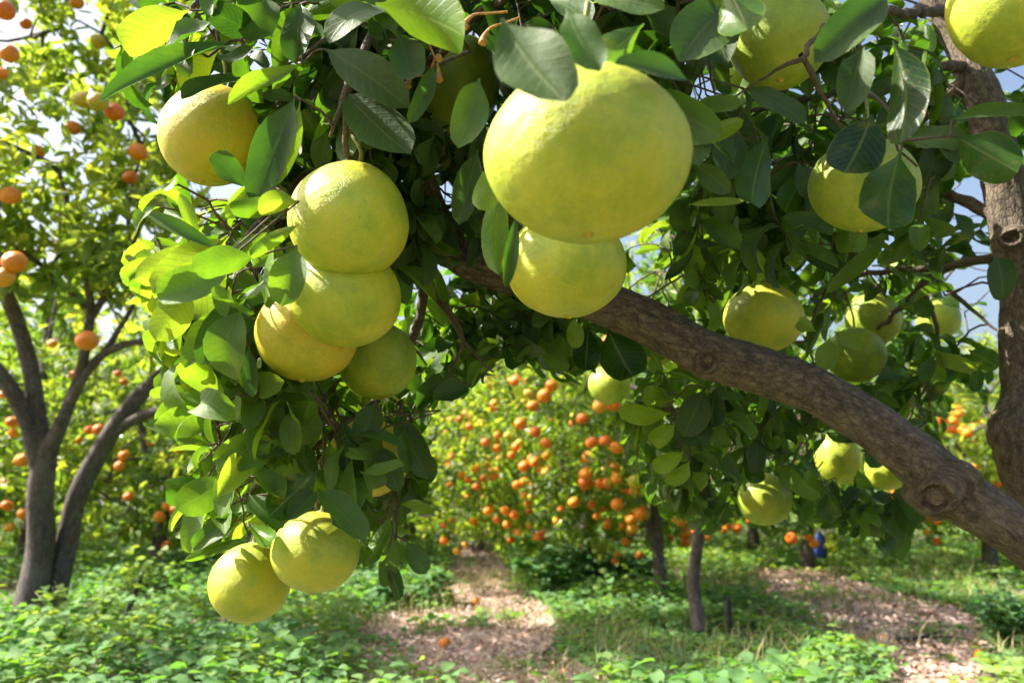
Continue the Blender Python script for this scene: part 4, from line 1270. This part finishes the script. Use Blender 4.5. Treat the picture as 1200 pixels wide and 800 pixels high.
# farther rows of the orchard: one tree modelled with a few variants, copied
far = []
fm = []
for v in range(3):
    t = std_tree('far orange tree of the back rows, small in the distance', 600, 11 + v, 2.7, 1.45, 360, 0, [.55, .68, .5][v], MIXK, '', '', .04, L0=.11, nl=11, group='trees of the back rows', low=.16)
    far.append(t)
spots = [(560, 8.8, .9), (770, 8.7, .85), (880, 9.0, .9), (1050, 8.6, .85), (480, 9.2, 1), (40, 7.6, 1.12), (-130, 7.2, 1.15), (260, 8.4, 1.1), (-250, 9.5, 1.0), (-40, 9.5, .95), (95, 10.5, 1.05), (300, 10.5, 1.0), (505, 11.5, .95), (690, 9.8, .9), (800, 11.5, .95), (1010, 10.5, .9), (1230, 9.5, .9), (1380, 9.0, 1.0),
         (-80, 14, 1.1), (80, 15, 1.15), (220, 14, 1.1), (380, 15, 1.1), (470, 16, 1.15), (560, 15.5, 1.1), (640, 14, 1.1), (740, 15, 1.1), (860, 15, 1.0), (960, 14.5, .95), (1080, 15, .95), (1200, 14, .95), (1300, 13, 1.0),
         (40, 20, 1.3), (200, 21, 1.3), (340, 22, 1.3), (480, 23, 1.3), (600, 22, 1.3), (720, 22, 1.3), (850, 23, 1.2), (1000, 22, 1.1), (1150, 22, 1.1), (-60, 22, 1.4)]
for i, (px, d, s) in enumerate(spots):
    src = far[i % 3]
    if i < 3: t = src
    else:
        t = src.copy(); C.objects.link(t)
        for ch in list(src.children):
            c = ch.copy(); C.objects.link(c); c.parent = t
    t.location = tuple(G(px, d)); s *= 1.18; t.scale = (s, s, s * (1 + .05 * math.sin(i * 3)))
    t.rotation_euler = (0, 0, i * 1.7)

# ------------------------------------------------------------------ ground
def ground_mat(name, cols, s1, s2, bump=.6):
    m, nt, out = new_mat(name); g = NT(nt)
    tc = g.n('ShaderNodeTexCoord')
    n1 = g.noise(tc.outputs['Object'], s1, 6, .65); n2 = g.noise(tc.outputs['Object'], s2, 6, .7)
    vo = g.n('ShaderNodeTexVoronoi'); vo.inputs['Scale'].default_value = 34.0; g.l(tc.outputs['Object'], vo.inputs['Vector'])
    f = g.math('ADD', g.math('MULTIPLY', n1, .6), g.math('MULTIPLY', n2, .4))
    col = g.ramp(f, [(.36, cols[0]), (.48, cols[1]), (.60, cols[2])])
    sc = g.n('ShaderNodeSeparateColor'); g.l(vo.outputs['Color'], sc.inputs[0])
    col = g.mix(g.math('MULTIPLY', sc.outputs[0], .45), col, cols[3])
    p = g.n('ShaderNodeBsdfPrincipled'); p.inputs['Roughness'].default_value = .95; g.l(col, p.inputs['Base Color'])
    b = g.n('ShaderNodeBump'); b.inputs['Strength'].default_value = bump; b.inputs['Distance'].default_value = .03
    g.l(n2, b.inputs['Height']); g.l(b.outputs[0], p.inputs['Normal']); g.l(p.outputs[0], out.inputs[0])
    return m


M_SOIL = ground_mat('soil', [(.045, .055, .025), (.10, .10, .05), (.19, .15, .09), (.12, .14, .06)], 1.3, 14)
M_PATH = ground_mat('dry_earth', [(.16, .11, .08), (.38, .265, .215), (.54, .40, .34), (.30, .26, .15)], 1.7, 18)


def sheet(name, poly_px, z, mat):
    pts = [ground_at(x, y) for x, y in poly_px]
    n = len(pts)
    # resample with a ragged edge
    R = []
    for i in range(n):
        a, b = pts[i], pts[(i + 1) % n]
        for k in range(14):
            t = k / 14
            p = a * (1 - t) + b * t
            w = noise.noise(Vector((p[0] * 3, p[1] * 3, 1))) * .16
            R.append((p[0] + w, p[1] + w, z))
    bm_me = bpy.data.meshes.new(name)
    bm_me.from_pydata(R, [], [list(range(len(R)))])
    bm_me.update()
    o = link(name, bm_me, mat)
    o['kind'] = 'structure'
    return o


gv = [(-250, -30, 0), (250, -30, 0), (250, 400, 0), (-250, 400, 0)]
gm = bpy.data.meshes.new('ground'); gm.from_pydata(gv, [], [(0, 1, 2, 3)]); gm.update()
go = link('ground', gm, M_SOIL); go['kind'] = 'structure'
PATH1 = [(390, 840), (430, 780), (410, 738), (500, 705), (515, 685), (530, 660), (535, 642), (590, 642), (592, 665), (600, 690), (640, 715), (655, 740), (650, 770), (705, 790), (720, 840)]
PATH2 = [(1020, 840), (1050, 790), (985, 745), (900, 712), (880, 690), (890, 668), (960, 668), (1050, 698), (1130, 715), (1165, 750), (1150, 790), (1180, 840)]
sheet('path', PATH1, .006, M_PATH)
sheet('path', PATH2, .006, M_PATH)

# ------------------------------------------------------------------ ground cover, one mass of low weeds
lv = Leaves()
def weeds(n, x0, x1, y0, y1, L0, hmax, cond, tone0):
    X = rng.uniform(x0, x1, n); Y = rng.uniform(y0, y1, n)
    P = np.stack([X, Y, np.zeros(n)], 1)
    px, py, d = project(P)
    bare = in_poly(px, py, PATH1) | in_poly(px, py, PATH2)
    for i in range(n):
        x, y = X[i], Y[i]
        if px[i] < -260 or px[i] > 1420 or d[i] < 2.0: continue
        v = noise.noise(Vector((x * .9, y * .9, 3.1))); v2 = noise.noise(Vector((x * 2.6, y * 2.6, 8.1)))
        if bare[i] and (v2 < .12 or rng.uniform() > 0.35): continue
        if cond == 'sparse' and v + .5 * v2 < -.15: continue
        hh = hmax * max(.12, .50 + 1.0 * v + .6 * v2)
        if px[i] < 530: hh *= 1.25
        if px[i] > 1000: hh *= .55
        if bare[i]: hh *= .35
        z = hh * rng.uniform(.15, 1) ** .6
        a = rng.uniform(0, 6.28)
        D = np.array([math.cos(a), math.sin(a), rng.uniform(-.3, .55)])
        N = np.array([rng.normal(0, .35), rng.normal(0, .35), 1.0])
        L = L0 * rng.uniform(.6, 1.3)
        tn = tone0 + .55 * v2 + .25 * v + rng.normal(0, .12)
        lv.add((x, y, z), D, N, L, L * .36, min(1, max(0, tn)), .25, .5, .08)


weeds(36000, -3.2, 3.4, 2.5, 6.0, .042, .17, 'dense', .58)
weeds(5000, -3.2, 1.0, 2.7, 6.0, .058, .25, 'sparse', .52)
weeds(3000, .8, 3.4, 3.4, 6.5, .050, .20, 'sparse', .66)
weeds(30000, -6, 6.5, 6.0, 10.0, .058, .17, 'dense', .66)
weeds(12000, -12, 12, 10.0, 20.0, .11, .22, 'dense', .55)
w = link('ground_cover', leaf_mesh('ground_cover', lv.arrays(), 3, 4, .04, .6), M_WEED)
tag(w, 'low green leafy weeds covering the orchard floor', 'ground cover', kind='stuff')

# dry grass blades along the path edges
V = []; Qd = []; tn = []
def blade(p, h, lean, wdt):
    k = len(V)
    a = rng.uniform(0, 6.28); dx, dy = math.cos(a) * wdt, math.sin(a) * wdt
    l = rng.normal(0, lean, 2)
    V.extend([(p[0] - dx, p[1] - dy, 0), (p[0] + dx, p[1] + dy, 0), (p[0] + l[0] * .4 + dx * .8, p[1] + l[1] * .4 + dy * .8, h * .6), (p[0] + l[0] * .4 - dx * .8, p[1] + l[1] * .4 - dy * .8, h * .6),
              (p[0] + l[0] + dx * .1, p[1] + l[1] + dy * .1, h), (p[0] + l[0] - dx * .1, p[1] + l[1] - dy * .1, h)])
    Qd.extend([(k, k + 1, k + 2, k + 3), (k + 3, k + 2, k + 4, k + 5)])
    tn.extend([rng.uniform(0, 1)] * 6)
for k in range(26000):
    x, y = rng.uniform(-2.5, 5.5), rng.uniform(2.6, 8.5)
    v = noise.noise(Vector((x * 1.4, y * 1.4, 22)))
    if v < -.05: continue
    a, b, _ = project(np.array([[x, y, 0]]))
    ok = in_poly(a, b, [(360, 830), (380, 730), (520, 640), (1100, 640), (1250, 740), (1250, 830)])[0]
    if not ok: continue
    if in_poly(a, b, PATH1)[0] or in_poly(a, b, PATH2)[0]:
        if v < .05 or rng.uniform() > .6: continue
    blade((x, y), rng.uniform(.04, .15), .06, .0025)
m, nt, out = new_mat('grass_blade'); g = NT(nt)
col = g.ramp(g.n('ShaderNodeAttribute', attribute_name='tone').outputs['Fac'], [(0, (.16, .24, .05)), (.45, (.30, .34, .09)), (.8, (.52, .45, .22)), (1, (.60, .50, .30))])
p = g.n('ShaderNodeBsdfPrincipled'); p.inputs['Roughness'].default_value = .7; g.l(col, p.inputs['Base Color'])
tr = g.n('ShaderNodeBsdfTranslucent'); g.l(col, tr.inputs['Color'])
mx = g.n('ShaderNodeMixShader'); mx.inputs[0].default_value = .35; g.l(p.outputs[0], mx.inputs[1]); g.l(tr.outputs[0], mx.inputs[2]); g.l(mx.outputs[0], out.inputs[0])
o = link('dry_grass', mk_mesh('dry_grass', V, Qd, attrs={'tone': ('FLOAT', tn)}), m)
tag(o, 'thin pale grass growing beside the bare path', 'grass', kind='stuff')

# leaf litter on the path
lv = Leaves()
for poly, n in ((PATH1, 7500), (PATH2, 6000)):
    c = 0
    while c < n:
        x, y = rng.uniform(-1.8, 5.0), rng.uniform(2.6, 10)
        a, b, _ = project(np.array([[x, y, 0]]))
        if not in_poly(a, b, poly)[0]: continue
        c += 1
        an = rng.uniform(0, 6.28)
        L = rng.uniform(.012, .040)
        lv.add((x, y, rng.uniform(.008, .03)), (math.cos(an), math.sin(an), rng.normal(0, .18)), (rng.normal(0, .3), rng.normal(0, .3), 1), L, L * .24, rng.uniform(0, 1), rng.uniform(-.3, .8), rng.normal(.3, .8), .15)
m, nt, out = new_mat('dead_leaf'); g = NT(nt)
col = g.ramp(g.n('ShaderNodeAttribute', attribute_name='tone').outputs['Fac'], [(0, (.12, .07, .045)), (.3, (.38, .23, .16)), (.6, (.54, .37, .30)), (.85, (.62, .50, .42)), (1, (.50, .20, .07))])
p = g.n('ShaderNodeBsdfPrincipled'); p.inputs['Roughness'].default_value = .6; g.l(col, p.inputs['Base Color']); g.l(p.outputs[0], out.inputs[0])
o = link('leaf_litter', leaf_mesh('leaf_litter', lv.arrays(), 3, 4, .05, .6), m)
tag(o, 'dry brown and pinkish fallen leaves on the bare path', 'leaf litter', kind='stuff')

# broad-leaved bushes among the weeds
def bush(label, px, d, w_, h, n, L0, tone, mat):
    b = G(px, d)
    t = empty('bush', tuple(b)); tag(t, label, 'bush')
    lv = Leaves(); tb = Tubes()
    for k in range(max(10, n // 18)):
        a = rng.uniform(0, 6.28); r = w_ * rng.uniform(.1, .9) ** .6
        tip = np.array([math.cos(a) * r, math.sin(a) * r * .8, h * rng.uniform(.5, 1) * (1 - .4 * (r / w_) ** 2)])
        P, R = smooth_path([np.array([math.cos(a), math.sin(a), 0]) * r * .3, tip * np.array([.6, .6, .6]), tip], [.006, .004, .002], .06)
        tb.add(P, R, 5)
        for j in range(18):
            f = rng.uniform(.35, 1); q_ = P[int(f * (len(P) - 1))]
            aa = rng.uniform(0, 6.28)
            L = L0 * rng.uniform(.6, 1.2)
            lv.add(q_ + rng.normal(0, .02, 3), (math.cos(aa), math.sin(aa), rng.uniform(-.3, .4)), (rng.normal(0, .3), rng.normal(0, .3) - .2, 1), L, L * .36, np.clip(rng.normal(tone, .12), 0, 1), .3, .5, .1)
    link('stem', tb.mesh('stem'), M_STEM, t)
    link('foliage', leaf_mesh('foliage', lv.arrays(), 5, 6, .05, .6), mat, t)


bush('dark green broad-leaved bush beside the path under the middle mandarin tree', 668, 5.9, .55, .42, 520, .10, .15, M_WEED)
bush('low dark bush behind the broad-leaved one, near the forked trunk', 735, 6.2, .4, .36, 320, .09, .2, M_WEED)
bush('green bush at the left of the far end of the path', 470, 5.2, .5, .36, 480, .06, .3, M_WEED)
bush('pale blue-green bush at the lower right corner', 1185, 3.9, .35, .38, 380, .055, .1, M_WEED)
bush('bright yellow-green weed clump at the foot of the left tree', 105, 4.0, .35, .34, 380, .055, .9, M_WEED)
bush('dense dark weed clump under the fruit-laden tree behind the lowest pomelos', 230, 6.2, .6, .35, 420, .07, .1, M_WEED)

# ------------------------------------------------------------------ small things on the ground
M_DARK = simple_mat('dark_wood', (.012, .012, .012), (.035, .03, .028), 60, .7, .5)
b = ground_at(164, 760)
tb = Tubes(); P, R = smooth_path([(0, 0, -.05), (.01, 0, .16), (.045, .0, .29), (.07, 0, .36)], [.014, .015, .011, .004], .02)
tb.add(P, R, 8)
o = link('wooden_stake', tb.mesh('wooden_stake'), M_DARK); o.location = G(160, 3.9); tag(o, 'short dark stake leaning in the weeds in front of the left tree', 'stake')
tb = Tubes(); P, R = smooth_path([(-.14, 0, .02), (0, .03, .03), (.12, .1, .045), (.2, .22, .05)], [.012, .010, .007, .003], .02)
tb.add(P, R, 8); P, R = smooth_path([(0, .03, .03), (.1, -.02, .04), (.2, -.03, .03)], [.007, .005, .002], .02); tb.add(P, R, 7)
o = link('fallen_branch', tb.mesh('fallen_branch'), M_DARK); o.location = ground_at(1085, 755); tag(o, 'small dark fallen branch lying on the bare ground at the right', 'branch')
tb = Tubes(); P, R = smooth_path([(0, 0, -.05), (0, 0, .12), (.01, 0, .2)], [.02, .02, .008], .02)
tb.add(P, R, 8)
o = link('wooden_stake', tb.mesh('wooden_stake'), M_DARK); o.location = G(846, 4.2); tag(o, 'short dark stub in the weeds right of the straight trunk', 'stake')

for (x, y, k, lab) in [(528, 706, 1, 'fallen orange on the path, left one of a pair'), (558, 709, 1, 'fallen orange on the path, right one of a pair'), (521, 760, 0, 'fallen orange nearest the camera on the left path'),
                       (909, 797, 0, 'fallen orange in the weeds at the lower edge'), (1150, 776, 1, 'fallen orange at the lower right near the pale bush')]:
    p = ground_at(x, y); orange((p[0], p[1], .026), .030, k, lab, 'fallen oranges')

# blue cloth bag hanging low in the far trees
M_BLUE = simple_mat('blue_cloth', (.010, .030, .16), (.018, .06, .28), 9, .75, .4)
c = at(961, 640, 6.8)
prof = [(.02, .15), (.035, .12), (.05, .09), (.062, .03), (.07, -.03), (.066, -.08), (.05, -.115), (.005, -.125)]
me = disc_lathe('blue_bag', prof, 16); me.materials.append(M_BLUE)
o = link('cloth_bag', me, None); o.location = c; o.scale = (.8, .5, .8); tag(o, 'small blue cloth bag hanging low behind the hanging branch at right', 'bag')
tb = Tubes(); P, R = smooth_path([(0, 0, .14), (.03, 0, .22), (0, 0, .30), (-.03, 0, .22), (0, 0, .14)], [.004] * 5, .02); tb.add(P, R, 6)
link('strap', tb.mesh('strap'), M_BLUE, o)

# ------------------------------------------------------------------ light
sd = SD
sl = bpy.data.lights.new('sun', 'SUN'); sl.energy = 5.0; sl.angle = math.radians(.53); sl.color = (1.0, .95, .86)
so = bpy.data.objects.new('sun', sl); C.objects.link(so)
so.rotation_euler = Vector(tuple(sd)).to_track_quat('Z', 'Y').to_euler()
so.location = (-5, 0, 8)
wd = bpy.data.worlds.new('World'); S.world = wd; wd.use_nodes = True
nt = wd.node_tree
bg = nt.nodes.get('Background') or nt.nodes.new('ShaderNodeBackground')
sky = nt.nodes.new('ShaderNodeTexSky'); sky.sky_type = 'NISHITA'; sky.sun_disc = False
sky.sun_elevation = SUN_EL; sky.sun_rotation = SUN_AZ % (2 * PI)
sky.air_density = 1.0; sky.dust_density = 6.0; sky.ozone_density = 1.0
nt.links.new(sky.outputs[0], bg.inputs[0]); bg.inputs[1].default_value = 0.10

S.view_settings.view_transform = 'Standard'
S.view_settings.look = 'None'
S.view_settings.exposure = 1.6
S.view_settings.gamma = 1.0
S.render.engine = 'CYCLES'
cy = S.cycles
cy.max_bounces = 8; cy.diffuse_bounces = 4; cy.glossy_bounces = 2; cy.transmission_bounces = 5; cy.transparent_max_bounces = 4
cy.caustics_reflective = False; cy.caustics_refractive = False
cy.adaptive_threshold = 0.02
cy.use_denoising = True
try:
    cy.denoiser = 'OPENIMAGEDENOISE'
    cy.denoising_input_passes = 'RGB_ALBEDO_NORMAL'
except Exception:
    pass
print('oranges', N_OR)
